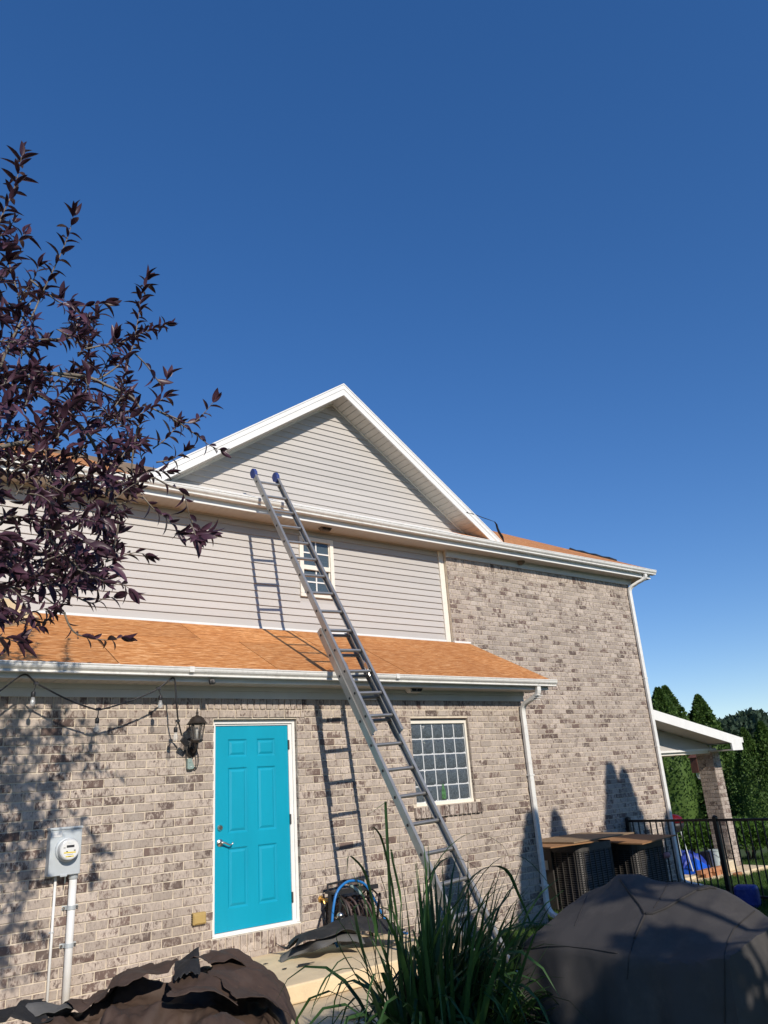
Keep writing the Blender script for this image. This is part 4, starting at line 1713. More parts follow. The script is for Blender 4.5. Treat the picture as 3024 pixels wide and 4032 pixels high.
# strip of black felt hooked over the gable rake
st = MB()
pp = [PY(1780 + x / 2.304, 1950 + y / 2.304, Y) for x, y, Y in ((100, 153, 1.0), (150, 160, .985), (200, 172, .98), (260, 196, .98), (330, 220, .98), (385, 240, .98), (402, 262, .985), (412, 300, .985), (428, 338, .98), (450, 372, .975), (462, 400, .97), (472, 432, .96))]
wd = [.012, .014, .016, .018, .02, .022, .026, .030, .036, .04, .022, .008]
rows_ = []
for i, (p, w) in enumerate(zip(pp, wd)):
    tw = .2 + i * .12
    rows_.append([p + np.array((-.4 * math.cos(tw), math.sin(tw), .8 * math.cos(tw))) * s * w * .8 for s in (-1, -.3, .4, 1)])
st.grid(np.array(rows_))
tag(st.build('felt_strip', M['felt_black'], None, smooth=True, solid=.006), 'bent strip of black roofing felt sticking up from the gable rake end', 'felt strip')
fs_ = MB()
e = []
for i, x in enumerate((0, 1, 2, 3, 4, 5, 6, 7)):
    y = 1.75 + x * .17
    zz_ = roofz(y)
    e.append([(10.23, y, zz_ + .004), (10.28, y, zz_ + .03 + .02 * (i % 2)), (10.31, y + .02, zz_ - .01)])
fs_.grid(np.array(e))
tag(fs_.build('felt_scrap', M['felt_black'], None, solid=.006), 'torn black felt scrap along the right roof edge', 'felt scrap')

# ------------------------------------------------------------------ air conditioners, boards on them
def condenser(x, y, s, z0, z1, label, ribs=5):
    t = thing('air_conditioner', label, 'air conditioner', (x + s / 2, y + s / 2, z0), 'air conditioners by the tall brick wall')
    R = .10

    def outline(e):
        pts = []
        for (cx, cy, a0) in ((x + R, y + R, 180), (x + s - R, y + R, 270), (x + s - R, y + s - R, 0), (x + R, y + s - R, 90)):
            for k in range(5):
                w = math.radians(a0 + 22.5 * k)
                pts.append((cx + (R + e) * math.cos(w), cy + (R + e) * math.sin(w)))
        return pts

    def band(e, za, zb_, name, m):
        mb = MB()
        o_ = outline(e)
        n = len(o_)
        mb.add([(a, b, za) for a, b in o_] + [(a, b, zb_) for a, b in o_],
               [(i, (i + 1) % n, n + (i + 1) % n, n + i) for i in range(n)] + [tuple(range(n))[::-1], tuple(range(n, 2 * n))])
        return mb.build(name, m, t)
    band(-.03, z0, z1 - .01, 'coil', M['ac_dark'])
    band(.008, z0, z0 + .06, 'base_pan', M['ac'])
    band(.012, z1 - .10, z1, 'top_cap', M['ac'])
    band(.0, z0 - .08, z0 - .001, 'pad', M['concrete_grey'])
    o_ = outline(0)
    n = len(o_)
    sl = MB()
    z = z0 + .07
    while z < z1 - .11:
        vs = [(a, b, z) for a, b in outline(.002)] + [(a, b, z + .016) for a, b in outline(-.004)] + [(a, b, z) for a, b in outline(-.02)]
        sl.add(vs, [(i, (i + 1) % n, n + (i + 1) % n, n + i) for i in range(n)] + [(2 * n + i, 2 * n + (i + 1) % n, (i + 1) % n, i) for i in range(n)])
        z += .030
    sl.build('louvres', M['ac'], t)
    per = []
    for i in range(n):
        a, b = np.array(o_[i]), np.array(o_[(i + 1) % n])
        L = np.linalg.norm(b - a)
        k = max(1, int(L / .115))
        for j in range(k):
            per.append((a + (b - a) * (j / k), (b - a) / L))
    rb = MB()
    for (q, d_) in per:
        nrm = np.array([d_[1], -d_[0]])
        rb.obox((q[0] + nrm[0] * .002, q[1] + nrm[1] * .002, (z0 + z1) / 2), (d_[0], d_[1], 0), (nrm[0], nrm[1], 0), (0, 0, 1), .012, .014, z1 - z0 - .08)
    rb.build('rib', M['ac'], t)
    return t


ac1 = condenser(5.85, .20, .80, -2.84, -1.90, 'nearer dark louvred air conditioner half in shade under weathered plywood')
mb = MB()
mb.box(5.825, 5.849, .72, 1.0, -2.78, -1.98)
mb.build('service_panel', M['ac'], ac1, bevel=.004)
mb = MB()
mb.box(5.815, 5.824, .80, .90, -2.25, -2.12)
mb.build('rating_plate', M['galv'], ac1)
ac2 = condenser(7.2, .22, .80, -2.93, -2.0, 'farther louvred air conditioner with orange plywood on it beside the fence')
mb = MB()
p = np.array([7.96, .20, -2.25])
mb.lathe([(.0, -.06), (.035, -.055), (.045, -.02), (.045, .02), (.035, .05), (0, .055)], 12, p, (.9, -.4, .1))
mb.v = [tuple(v) for v in mb.v]
tag(mb.build('float_cap', M['pink'], None, smooth=True), 'pink and white rounded cap stuck on the farther air conditioner', 'cap')


def plank(name, label, c, sx, sy, th, rot, m, tilt=(0, 0)):
    mb = MB()
    nx, ny = 8, 8
    mb.box(-sx / 2, sx / 2, -sy / 2, sy / 2, -th / 2, th / 2)
    o = mb.build(name, m, None)
    o.location = c
    o.rotation_euler = (tilt[0], tilt[1], rot)
    tag(o, label, 'plywood')
    return o


plank('plywood_sheet', 'weathered grey brown plywood sheet lying on the nearer air conditioner', (6.42, .66, -1.852), 1.55, 1.0, .018, math.radians(3), M['plywood_old'], (0, .0))
plank('plywood_offcut', 'orange brown plywood offcut jutting past the left of the nearer air conditioner', (5.72, .42, -1.875), .95, .62, .016, math.radians(-6), M['plywood_new'], (0, .0))
plank('plywood_sheet', 'thin orange plywood sheet lying on the farther air conditioner', (7.58, .62, -1.975), 1.05, 1.15, .018, math.radians(5), M['plywood_new'], (.02, -.03))
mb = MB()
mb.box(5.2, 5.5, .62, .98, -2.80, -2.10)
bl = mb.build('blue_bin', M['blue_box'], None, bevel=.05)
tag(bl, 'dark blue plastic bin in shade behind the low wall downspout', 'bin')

# ------------------------------------------------------------------ black metal fence from the tall wall
fe = thing('metal_fence', 'black metal picket fence running out from the tall brick wall', 'fence', (8.5, 0, -2.9))
FX = 8.5
ya, yb = 1.27, -5.4


def fz(y):
    return -1.752


mb = MB()
mb.box(FX - .018, FX + .018, yb, ya, -1.79, -1.752)
mb.build('top_rail', M['fence'], fe)
mb = MB()
mb.box(FX - .018, FX + .018, yb, ya, -2.88, -2.845)
mb.build('bottom_rail', M['fence'], fe)
pk_mb = MB()
pk_mb.box(-.009, .009, -.009, .009, -2.93, -1.7905)
pk = pk_mb.mesh('picket', M['fence'])
y = ya - .13
while y > yb:
    if min(abs(y - q) for q in (-.44, -2.2, -3.9)) > .05:
        shared('picket', pk, fe, Matrix.Translation((FX, y, 0)))
    y -= .118
for q in (1.24, -.44, -2.2, -3.9):
    mb = MB()
    mb.box(FX - .032, FX + .032, q - .032, q + .032, -3.0, -1.725)
    mb.lathe([(.05, 0), (.05, .012), (.0, .03)], 4, (FX, q, -1.7249), (0, 0, 1))
    mb.build('post', M['fence'], fe)

# ------------------------------------------------------------------ things on the porch slab
kg = thing('kettle_grill', 'dark red lidded kettle grill half hidden behind the tall wall downspout', 'grill', (11.0, 2.6, -3.03))
kc = PY(2650, 3240, 2.5)
mb = MB()
mb.lathe([(.22, 0), (.215, .05), (.19, .11), (.13, .15), (.05, .17), (.001, .175)], 20, kc, (0, 0, 1))
mb.build('lid', M['red'], kg, smooth=True)
mb = MB()
mb.lathe([(.22, -.004), (.21, -.08), (.16, -.15), (.08, -.19)], 20, kc, (0, 0, 1))
mb.build('bowl', M['black'], kg, smooth=True)
for k in range(3):
    w = 2.1 * k + .4
    mb = MB()
    mb.tube([kc + (.16 * math.cos(w), .16 * math.sin(w), -.17), (kc[0] + .3 * math.cos(w), kc[1] + .3 * math.sin(w), -3.03)], .014, 6)
    mb.build('leg', M['galv'], kg)


def w_at(x, y, Y):
    return PY(2650 + x / 4.436, 3280 + y / 4.436, Y)


def cloth_pile(name, label, c, sx, sy, h, m, cat, seed, n=28):
    r = random.Random(seed)
    P = np.zeros((n, n, 3))
    for i in range(n):
        for j in range(n):
            u, v = i / (n - 1) * 2 - 1, j / (n - 1) * 2 - 1
            e = max(0, 1 - max(abs(u), abs(v)) ** 3)
            q = Vector((u * 2 + seed, v * 2, seed * .7))
            k = abs(noise.noise(q * 1.3)) * .9 + abs(noise.noise(q * 2.7)) * .4
            P[i, j] = (c[0] + u * sx * (1 + .2 * noise.noise(q)), c[1] + v * sy * (1 + .2 * noise.noise(q + Vector((9, 0, 0)))), c[2] + h * e * (1.05 - k))
    mb = MB()
    mb.grid(P)
    return tag(mb.build(name, m, None, smooth=True, solid=.006), label, cat)


a = w_at(440, 560, 2.2)
mb = MB()
c = np.array([a[0], a[1], -3.03])
mb.add([c + (-.26, -.1, 0), c + (.29, -.08, 0), c + (.25, .3, 0), c + (-.25, .3, 0), c + (-.02, .02, .29), c + (.06, .15, .27), c + (-.18, -.1, .1), c + (.2, -.1, .12)],
       [(0, 6, 4), (6, 7, 4), (7, 1, 4), (0, 1, 7, 6), (1, 2, 5, 4), (2, 3, 5), (3, 0, 4, 5)])
tag(mb.build('blue_tarp', M['blue_tarp'], None), 'bright blue peaked tarp on the porch slab in the sun', 'tarp')
a = w_at(215, 540, 2.7)
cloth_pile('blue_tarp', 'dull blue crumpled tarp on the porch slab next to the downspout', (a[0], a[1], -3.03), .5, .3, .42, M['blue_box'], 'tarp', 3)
bs = [(530, 590, 0), (600, 590, 0), (690, 585, 0), (770, 585, 0), (560, 650, 1), (690, 650, 1), (640, 590, 0)]
rbm = MB()
rbm.box(-.1, .1, -.05, .05, -.035, .035)
rb_me = rbm.mesh('loose_brick', M['red_brick'])
rlab = ['leftmost upper', 'second upper', 'third upper', 'rightmost upper', 'left lower', 'right lower']
basep = w_at(670, 640, 1.75)
pos_b = [(-.34, 0, 1), (-.12, .02, 1), (.10, 0, 1), (.33, .03, 1), (-.22, -.02, 0), (.12, -.01, 0), (.36, 0, 0)]
rlab = ['at the left end of the top row', 'second along the top row', 'third along the top row', 'at the right end of the top row', 'at the left of the bottom row', 'in the middle of the bottom row', 'at the right of the bottom row']
for (dx, dy, lv), lb in zip(pos_b, rlab):
    o = bpy.data.objects.new('clay_brick', rb_me)
    COL.objects.link(o)
    o.location = (basep[0] + dx, basep[1] + dy, -3.03 + .036 + lv * .071)
    o.rotation_euler = (0, 0, random.uniform(-.1, .1))
    tag(o, 'clay brick ' + lb + ' of the porch stack', 'brick', 'loose clay bricks stacked on the porch slab')
bp = w_at(785, 520, 2.3)
bu = thing('bucket', 'pale plastic bucket on the porch slab left of the brick post', 'bucket', (bp[0], bp[1], -3.03))
mb = MB()
mb.lathe([(.12, 0), (.14, .34), (.15, .34), (.15, .36), (.135, .36)], 20, (bp[0], bp[1], -3.03), (0, 0, 1))
mb.build('body', M['bucket'], bu, auto=True)
mb = MB()
mb.tube([(bp[0] - .15, bp[1], -2.72), (bp[0] - .1, bp[1] - .12, -2.80), (bp[0] + .1, bp[1] - .12, -2.80), (bp[0] + .15, bp[1], -2.72)], .005, 6)
mb.build('bail', M['steel'], bu)
c = w_at(640, 480, 2.5)
mb = MB()
mb.box(c[0] - .16, c[0] + .16, c[1] - .1, c[1] + .1, -3.029, -2.70)
tag(mb.build('open_box', M['black'], None, bevel=.01), 'dark box beside the bucket on the porch slab', 'box')
c = w_at(970, 570, 1.85)
mb = MB()
mb.obox((c[0], c[1], -2.93), (1, .1, 0), (-.1, 1, 0), (0, 0, 1), .34, .2, .2)
tag(mb.build('foam_block', M['lumber'], None, bevel=.02), 'pale yellow block at the foot of the porch post', 'block')
c = w_at(330, 590, 1.9)
mb = MB()
mb.obox((c[0], c[1], -3.0), (1, .05, 0), (-.05, 1, 0), (0, 0, 1), 1.5, .14, .05)
tag(mb.build('lumber_board', M['lumber'], None), 'long pale lumber board lying on the porch slab', 'board')
for i, (x, y, lb) in enumerate(((1130, 720, 'tan rubble brick in the grass at the foot of the porch post'), (1240, 700, 'pale broken masonry lump beside the base of the porch post'))):
    c = w_at(x, y, 1.42)
    mb = MB()
    mb.obox((c[0], c[1], ground_z(13) + .06), (1, .2 - i * .5, 0), (-.2 + i * .5, 1, 0), (0, 0, 1), .24, .12, .12)
    tag(mb.build('rubble_brick', M['red_brick'] if i == 0 else M['lumber'], None, bevel=.015), lb, 'brick')
c = PX(2735, 3458, 8.1)
cloth_pile('soil_heap', 'heap of dark soil at the foot of the fence', (8.2, -.25, ground_z(8) - .02), .34, .34, .26, M['soil'], 'soil', 5)
bb = PX(2880, 3505, 8.05)
mb = MB()
mb.obox((8.0, -1.02, -2.78), (.9, .3, 0), (-.3, .9, 0), (0, 0, 1), .24, .34, .30)
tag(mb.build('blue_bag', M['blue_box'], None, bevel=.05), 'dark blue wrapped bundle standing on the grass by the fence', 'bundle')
hb = thing('hanging_box', 'red brown wooden box hanging under the porch beam near the brick post', 'hanging box', (13.4, 4.2, -.8))
a = PY(2400 + 845 / 2.458, 2600 + 1010 / 2.458, 4.2)
mb = MB()
mb.box(a[0] - .13, a[0] + .13, 4.1, 4.3, a[2] - .2, a[2] + .18)
mb.hexa([(a[0] - .17, 4.05, a[2] + .18), (a[0] + .17, 4.05, a[2] + .18), (a[0] + .17, 4.35, a[2] + .18), (a[0] - .17, 4.35, a[2] + .18)],
        [(a[0] - .02, 4.15, a[2] + .30), (a[0] + .02, 4.15, a[2] + .30), (a[0] + .02, 4.25, a[2] + .30), (a[0] - .02, 4.25, a[2] + .30)])
mb.build('body', M['red_wood'], hb)
mb = MB()
mb.lathe([(.08, 0), (.09, -.08), (.05, -.16)], 10, (a[0] + .05, 4.2, a[2] - .201), (0, 0, 1))
mb.build('glass_jar', M['bulb_glass'], hb)
mb = MB()
mb.tube([(a[0], 4.2, a[2] + .3), (a[0], 4.2, -.58)], .006, 5)
mb.build('hanger', M['steel'], hb)

# ------------------------------------------------------------------ hose reel, tap and hose
hr = thing('hose_reel', 'black hose reel cart with red and grey hose beside the turquoise door', 'hose reel', (1.5, -.3, -2.42))
for x in (1.30, 1.74):
    mb = MB()
    mb.lathe([(.045, 0), (.045, .012)], 20, (x, -.27, -2.16), (1, 0, 0))
    for k in range(16):
        w = k * math.pi / 8
        mb.tube([(x, -.27 + .04 * math.cos(w), -2.16 + .04 * math.sin(w)), (x, -.27 + .205 * math.cos(w + .25), -2.16 + .205 * math.sin(w + .25))], .004, 5)
    ring = [(x, -.27 + .21 * math.cos(w), -2.16 + .21 * math.sin(w)) for w in np.linspace(0, 2 * math.pi, 29)]
    mb.tube(ring, .010, 6, cap=False)
    mb.build('reel_disc', M['bronze'], hr, smooth=True)
mb = MB()
sp = []
for k in range(170):
    w = k * .42
    rr = .115 + .012 * (k // 60) * 2.1
    ph = (k % 60) / 60
    x = 1.325 + .39 * (ph if (k // 60) % 2 == 0 else 1 - ph)
    sp.append((x, -.27 + rr * math.cos(w), -2.16 + rr * math.sin(w)))
mb.tube(sp, .0125, 7)
mb.build('coiled_hose', M['hose_red'], hr, smooth=True)
for x in (1.265, 1.775):
    mb = MB()
    mb.obox((x, -.20, -2.17), (1, 0, 0), (0, 1, 0), (0, 0, 1), .016, .07, .5)
    mb.obox((x, -.34, -2.20), (1, 0, 0), (0, .96, .28), (0, -.28, .96), .014, .03, .44)
    mb.build('side_frame', M['black'], hr)
mb = MB()
mb.box(1.25, 1.79, -.36, -.12, -1.945, -1.925)
mb.box(1.25, 1.79, -.36, -.345, -1.925, -1.90)
mb.tube([(1.28, -.14, -1.93), (1.28, -.13, -1.86), (1.5, -.13, -1.845), (1.76, -.13, -1.86), (1.76, -.14, -1.93)], .012, 7)
mb.build('tray', M['black'], hr)
mb = MB()
mb.tube([(1.44, -.33, -1.87), (1.50, -.37, -1.93), (1.56, -.41, -2.00)], [.016, .018, .011], 8)
mb.lathe([(.014, 0), (.02, .02), (.014, .04)], 8, (1.43, -.325, -1.86), (-.5, .3, .6))
mb.build('nozzle', M['greengrey'], hr, smooth=True)
mb = MB()
mb.tube([(1.255, -.28, -2.16), (1.235, -.36, -2.16), (1.235, -.40, -2.15)], .010, 7)
mb.lathe([(.001, -.036), (.02, -.030), (.035, -.01), (.036, .01), (.02, .03), (.001, .036)], 14, (1.228, -.43, -2.13), (0, 0, 1))
mb.build('crank_knob', M['steel'], hr, smooth=True)
bh = MB()
bh.tube(smooth([(1.135, -.50, -2.40), (1.11, -.46, -2.28), (1.12, -.45, -2.12), (1.18, -.44, -1.93), (1.29, -.42, -1.845), (1.42, -.40, -1.825), (1.58, -.38, -1.87), (1.70, -.35, -1.99), (1.80, -.33, -2.14), (1.90, -.32, -2.29), (1.98, -.36, -2.39), (2.04, -.5, -2.41)], 5), .0135, 9)
tag(bh.build('blue_hose', M['hose_blue'], None, smooth=True), 'bright blue hose arching over the black hose reel', 'hose')
tp = thing('garden_tap', 'brass garden tap on the brick between the door and the hose reel', 'tap', (1.27, -.03, -2.01))
mb = MB()
mb.lathe([(.036, 0), (.036, .008), (.014, .012), (.014, .07)], 12, (1.265, -.002, -2.005), (0, -1, 0))
mb.lathe([(.016, 0), (.024, .02), (.024, .05), (.018, .055)], 10, (1.272, -.06, -2.012), (.6, -.7, -.1))
mb.tube([(1.268, -.06, -2.01), (1.268, -.075, -2.05)], .013, 8)
mb.build('valve', M['brass'], tp, auto=True)
mb = MB()
mb.lathe([(.016, 0), (.017, -.03), (.011, -.05)], 8, (1.268, -.078, -2.045), (0, 0, 1))
mb.tube([(1.268, -.078, -2.09), (1.275, -.08, -2.2), (1.30, -.1, -2.34), (1.33, -.14, -2.41)], .009, 7)
mb.build('feed_hose', M['black'], tp, smooth=True)


# ------------------------------------------------------------------ torn felt and crumpled sheets
def creases(seed, n, amp, lmin=.15, lmax=.6):
    r = random.Random(seed)
    cs = []
    for _ in range(n):
        w = r.uniform(0, math.pi)
        L = r.uniform(lmin, lmax)
        cs.append((math.cos(w), math.sin(w), r.uniform(0, 9), L, amp * L * r.uniform(.4, 1.0)))

    def f(x, y):
        q = Vector((x * 1.9 + seed, y * 1.9, seed * .37))
        wx, wy = x + .16 * noise.noise(q), y + .16 * noise.noise(q + Vector((5.2, 1.3, 0)))
        s = 0
        for cx, cy, o, L, a in cs:
            u = ((wx * cx + wy * cy) / L + o) % 1.0
            g = .5 + .5 * noise.noise(Vector((x * 1.1 + o * 3, y * 1.1, seed)))
            s += a * g * (abs(u - .5) * 2)
        return s
    return f


def sheet(name, label, cat, m, c, ax, ay, sx, sy, base, seed, amp=.25, n=46, ragged=.06, solid=.004, group=None):
    """crumpled sheet: c + ax*u + ay*v with height from base(x,y) + creases"""
    f = creases(seed, 9, amp, .12, min(.7, max(sx, sy)))
    P = np.zeros((n, n, 3))
    c, ax, ay = map(np.asarray, (c, ax, ay))
    for i in range(n):
        for j in range(n):
            u, v = i / (n - 1) - .5, j / (n - 1) - .5
            k = 1 + ragged * noise.noise(Vector((u * 7 + seed, v * 7, 0))) * 4 * max(abs(u), abs(v))
            x = c[0] + ax[0] * u * sx * k + ay[0] * v * sy * k
            y = c[1] + ax[1] * u * sx * k + ay[1] * v * sy * k
            P[i, j] = (x, y, base(x, y) + f(x, y))
    mb = MB()
    mb.grid(P)
    o = mb.build(name, m, None, auto=True, solid=solid)
    return tag(o, label, cat, group)


sil = [(-500, 4060), (-150, 4030), (0, 4010), (60, 3998), (75, 3975), (120, 3985), (230, 3990), (275, 3963), (350, 3968), (410, 3945), (440, 3915), (460, 3870), (500, 3840), (580, 3826), (680, 3824), (740, 3796), (800, 3772), (870, 3765), (960, 3787), (1040, 3803), (1080, 3838), (1120, 3876), (1145, 3925), (1172, 3990), (1200, 4060), (1230, 4110)]
YRG = -1.75
rid = np.array([PY(x, y, YRG) for x, y in sil])


def heap(x, y):
    zr = np.interp(x - (y - YRG) * .55, rid[:, 0], rid[:, 2])
    h = max(0.0, zr + 2.57)
    d = y - YRG
    k = math.exp(-(d / .42) ** 2) if d > 0 else (1 - .55 * min(1, -d / 1.5) ** 1.2)
    edge = min(1, max(0, (1.9 + d) / .3))
    return -2.565 + h * k * edge


def heap_b(x, y):
    return heap(x, y) - .075


f0 = creases(3, 14, .24, .12, .6)
f2 = creases(4, 12, .12, .05, .16)


def f1(x, y):
    return f0(x, y) + f2(x, y)


nx, ny = 190, 150
P = np.zeros((nx, ny, 3))
for i in range(nx):
    for j in range(ny):
        x = -2.9 + 2.75 * i / (nx - 1)
        y = -3.5 + 2.75 * j / (ny - 1)
        y += .05 * noise.noise(Vector((x * 3, 0, 4)))
        x2 = x + (y - YRG) * .55
        b = heap(x2, y)
        amt = min(1, max(.1, (b + 2.565) / .15))
        P[i, j] = (x2 + .03 * noise.noise(Vector((x * 5, y * 5, 1))), y + .03 * noise.noise(Vector((x * 5, y * 5, 9))), b + (f1(x2, y) - .33) * amt)
mb = MB()
mb.grid(P)
tag(mb.build('felt_heap', M['felt_brown'], None, auto=True), 'big crumpled heap of brown roofing felt in front of the meter and door', 'felt heap')
for k, (px_, py_, Y, sx, sy, rot, m, lab) in enumerate((
        (735, 3880, -1.92, .62, .17, 1.15, 'felt_black', 'black felt sheet running down the middle of the brown heap'),
        (190, 4005, -1.7, .42, .30, .1, 'felt_grey', 'dark grey felt piece at the left end of the brown heap'),
        (40, 4020, -1.8, .45, .25, .0, 'felt_black', 'black felt piece at the far left end of the heap'),
        (980, 3930, -2.05, .55, .45, -.4, 'felt_brown', 'folded brown felt flap on the right side of the heap'),
        (520, 3900, -1.85, .55, .40, .5, 'felt_brown', 'folded brown felt flap left of the black sheet on the heap'),
        (880, 3830, -1.80, .50, .32, .2, 'felt_brown', 'folded brown felt flap over the top of the heap'),
        (1020, 4000, -2.30, .60, .36, .1, 'felt_brown', 'wide brown felt fold at the lower right front of the heap'),
        (800, 4010, -2.30, .45, .32, -.5, 'felt_brown', 'crooked brown felt fold at the lower middle front of the heap'),
        (400, 3985, -1.75, .50, .26, .25, 'felt_brown', 'low brown felt fold at the foot of the thick conduit'))):
    c = PY(px_, py_, Y)
    sheet('felt_sheet', lab, 'felt sheet', M[m], c, (math.cos(rot), math.sin(rot)), (-math.sin(rot), math.cos(rot)), sx, sy,
          (lambda x, y, o=.0: heap(x, y) - .035), 20 + k, .13, 60)


def flat_l(x, y):
    d = math.hypot((x - 1.15) / .75, (y + .62) / .42)
    return -2.418 + .16 * max(0, 1 - d * d)


sheet('felt_sheet', 'crumpled black felt lying on the step in front of the hose reel', 'felt sheet', M['felt_black'], (1.15, -.62, 0), (.95, -.3), (.3, .95), 1.15, .5, flat_l, 41, .14, 60, .1)
mb = MB()
rp = smooth([PZ(1104, 3782, -2.405) + (0, 0, 0), PZ(1150, 3750, -2.36), PZ(1205, 3732, -2.33), PZ(1260, 3716, -2.28), PZ(1320, 3690, -2.26), PZ(1390, 3690, -2.27), PZ(1430, 3700, -2.3)], 6)
rows_ = []
for i, p in enumerate(rp):
    t = i / (len(rp) - 1)
    w = .05 + .05 * min(1, t * 3)
    rows_.append([p + np.array((-.25, -.9, -.55)) * w * s * (1 + .1 * math.sin(i)) for s in (-.6, .0, .6)])
mb.grid(np.array(rows_))
tag(mb.build('felt_strip', M['felt_grey'], None, smooth=True, solid=.006), 'grey folded felt strip along the front edge of the black felt on the step', 'felt strip')
mb = MB()
c = PY(1378, 3655, -.62)
mb.hexa([c + (-.10, 0, -.14), c + (.11, -.02, -.14), c + (.11, .0, .08), c + (-.085, .02, .10)], [c + (-.10, .02, -.14), c + (.11, 0, -.14), c + (.11, .02, .08), c + (-.085, .04, .10)])
tag(mb.build('felt_flap', M['felt_grey'], None), 'stiff dark grey felt flap standing in front of the hose reel', 'felt flap')
for k, (x, y, s, lab) in enumerate(((1200, 3803, .10, 'long black felt scrap on the bare step'), (1122, 3818, .03, 'small black crumb of felt below the long scrap on the step'), (1046, 3798, .025, 'tiny dark crumb on the step above the brown heap'), (1420, 4005, .16, 'curled black felt scrap on the lower patio beside the grass'))):
    c = PZ(x, y, -2.418 if y < 3900 else -2.568)
    mb = MB()
    rr = random.Random(k)
    ring = [(c[0] + s * math.cos(w) * rr.uniform(.6, 1.2), c[1] + .35 * s * math.sin(w) * rr.uniform(.6, 1.2), c[2] + .006 + .02 * rr.random() * s * 8) for w in np.linspace(0, 2 * math.pi, 11)[:-1]]
    mb.add(ring + [(c[0], c[1], c[2] + .012)], [(i, (i + 1) % 10, 10) for i in range(10)])
    tag(mb.build('felt_scrap', M['felt_black'], None, solid=.004), lab, 'felt scrap')


# ------------------------------------------------------------------ covered barbecue in the foreground
from mathutils.bvhtree import BVHTree


def gx(x, y, X):
    return PX(2000 + x / 1.62, 3300 + y / 1.62, X)


back = np.array(sorted([tuple(gx(x, y, .36)[1:]) for x, y in ((300, 485), (510, 353), (640, 285), (720, 232), (790, 223), (850, 228), (1020, 264), (1270, 296), (1400, 338), (1500, 392), (1590, 450), (1659, 500))]))
front = np.array(sorted([tuple(gx(x, y, -.22)[1:]) for x, y in ((85, 668), (130, 640), (300, 655), (440, 690), (780, 740), (1000, 785), (1200, 775), (1380, 735))]))
ND = gx(875, 485, .02)
LV, RV = gx(716, 262, .33), gx(1290, 312, .33)
CY = np.array([RV[1] - .6, RV[1], ND[1], LV[1], LV[1] + .6])
CXv = np.array([.31, .31, .02, .31, .31])
CFr = np.array([0, 0, 1.0, 0, 0])
o_ = np.argsort(CY)
CY, CXv, CFr = CY[o_], CXv[o_], CFr[o_]
Y0, Y1 = front[-1, 0] + .0, front[0, 0] - .02
NU, NV = 110, 90
cf = creases(8, 7, .035, .2, .7)
P = np.zeros((NU, NV, 3))
for i in range(NU):
    t = i / (NU - 1)
    y = Y0 + (Y1 - Y0) * t
    zf = np.interp(y, front[:, 0], front[:, 1])
    zb_ = np.interp(y, back[:, 0], back[:, 1])
    if y > back[-1, 0]:
        zb_ = back[-1, 1] - (y - back[-1, 0]) * 2.4
    zb_ = max(zb_, zf + .03)
    xc_ = float(np.interp(y, CY, CXv))
    fr_ = float(np.interp(y, CY, CFr))
    zc_ = zb_ * (1 - fr_) + min(zb_ - .01, ND[2]) * fr_
    prof = [(-.30, -2.60), (-.285, -2.3), (-.262, -2.02), (-.235, zf - .10), (-.215, zf - .012), (-.215 + (xc_ + .215) * .5, zf + (zc_ - zf) * .5), (xc_, zc_), (xc_ + (.35 - xc_) * .5, zc_ + (zb_ - zc_) * .5), (.35, zb_ - .003), (.38, zb_ - .02), (.415, zb_ - .14), (.44, -2.1), (.47, -2.60)]
    sm_ = np.array(smooth([(a, 0, b) for a, b in prof], 8))
    li_ = np.concatenate([np.array([(np.array((p_[0], 0, p_[1])) * (1 - q_) + np.array((n_[0], 0, n_[1])) * q_) for q_ in np.arange(8) / 8]) for p_, n_ in zip(prof[:-1], prof[1:])] + [np.array([(prof[-1][0], 0, prof[-1][1])])])
    pr3 = .22 * sm_ + .78 * li_
    ll = np.concatenate([[0], np.cumsum(np.linalg.norm(np.diff(pr3, axis=0), axis=1))])
    s = np.linspace(0, ll[-1], NV)
    X = np.interp(s, ll, pr3[:, 0])
    Z = np.interp(s, ll, pr3[:, 2])
    for j in range(NV):
        low_ = max(0, (-1.72 - Z[j]) / .9)
        fold = .045 * low_ * (math.sin(y * 17 + 2 * noise.noise(Vector((y * 4, Z[j], 0)))) + .6 * noise.noise(Vector((y * 9, Z[j] * 1.2, 3))))
        wr = .010 * noise.noise(Vector((X[j] * 5, y * 5, Z[j] * 5))) + .006 * noise.noise(Vector((X[j] * 12, y * 12, Z[j] * 12)))
        sgn = -1 if X[j] < .1 else 1
        P[i, j] = (X[j] + sgn * fold + wr, y + wr, Z[j] + wr * 1.2)
mb = MB()
mb.grid(P)
for e in (0, NU - 1):
    n0 = 16
    cx = P[e].mean(axis=0)
    vs = []
    sgn = 1 if e == 0 else -1
    for k in range(n0 + 1):
        s = k / n0
        q = P[e] * (1 - s) + np.array([.08, P[e][0][1], 0]) * s
        q[:, 2] = P[e][:, 2] * (1 - s) + (-2.1) * s
        q[:, 1] = P[e][:, 1] + sgn * .035 * math.sin(math.pi * min(1, s * 1.2)) + sgn * .012 * np.sin(np.arange(NV) * .5) * s
        vs.append(q)
    mb.grid(np.array(vs))
gr = thing('covered_grill', 'big barbecue under a grey brown fitted fabric cover in the foreground', 'grill cover', (.05, -4.9, -2.6))
cov = mb.build('cover', M['cover'], gr, auto=True)
bvh = BVHTree.FromPolygons([Vector(v) for v in mb.v], mb.f)


def on_cover(x, y):
    r = _ray(2000 + x / 1.62, 3300 + y / 1.62)
    h = bvh.ray_cast(Vector(CAM), Vector(r).normalized(), 20)
    return None if h[0] is None else np.array(h[0]) - r / np.linalg.norm(r) * .003


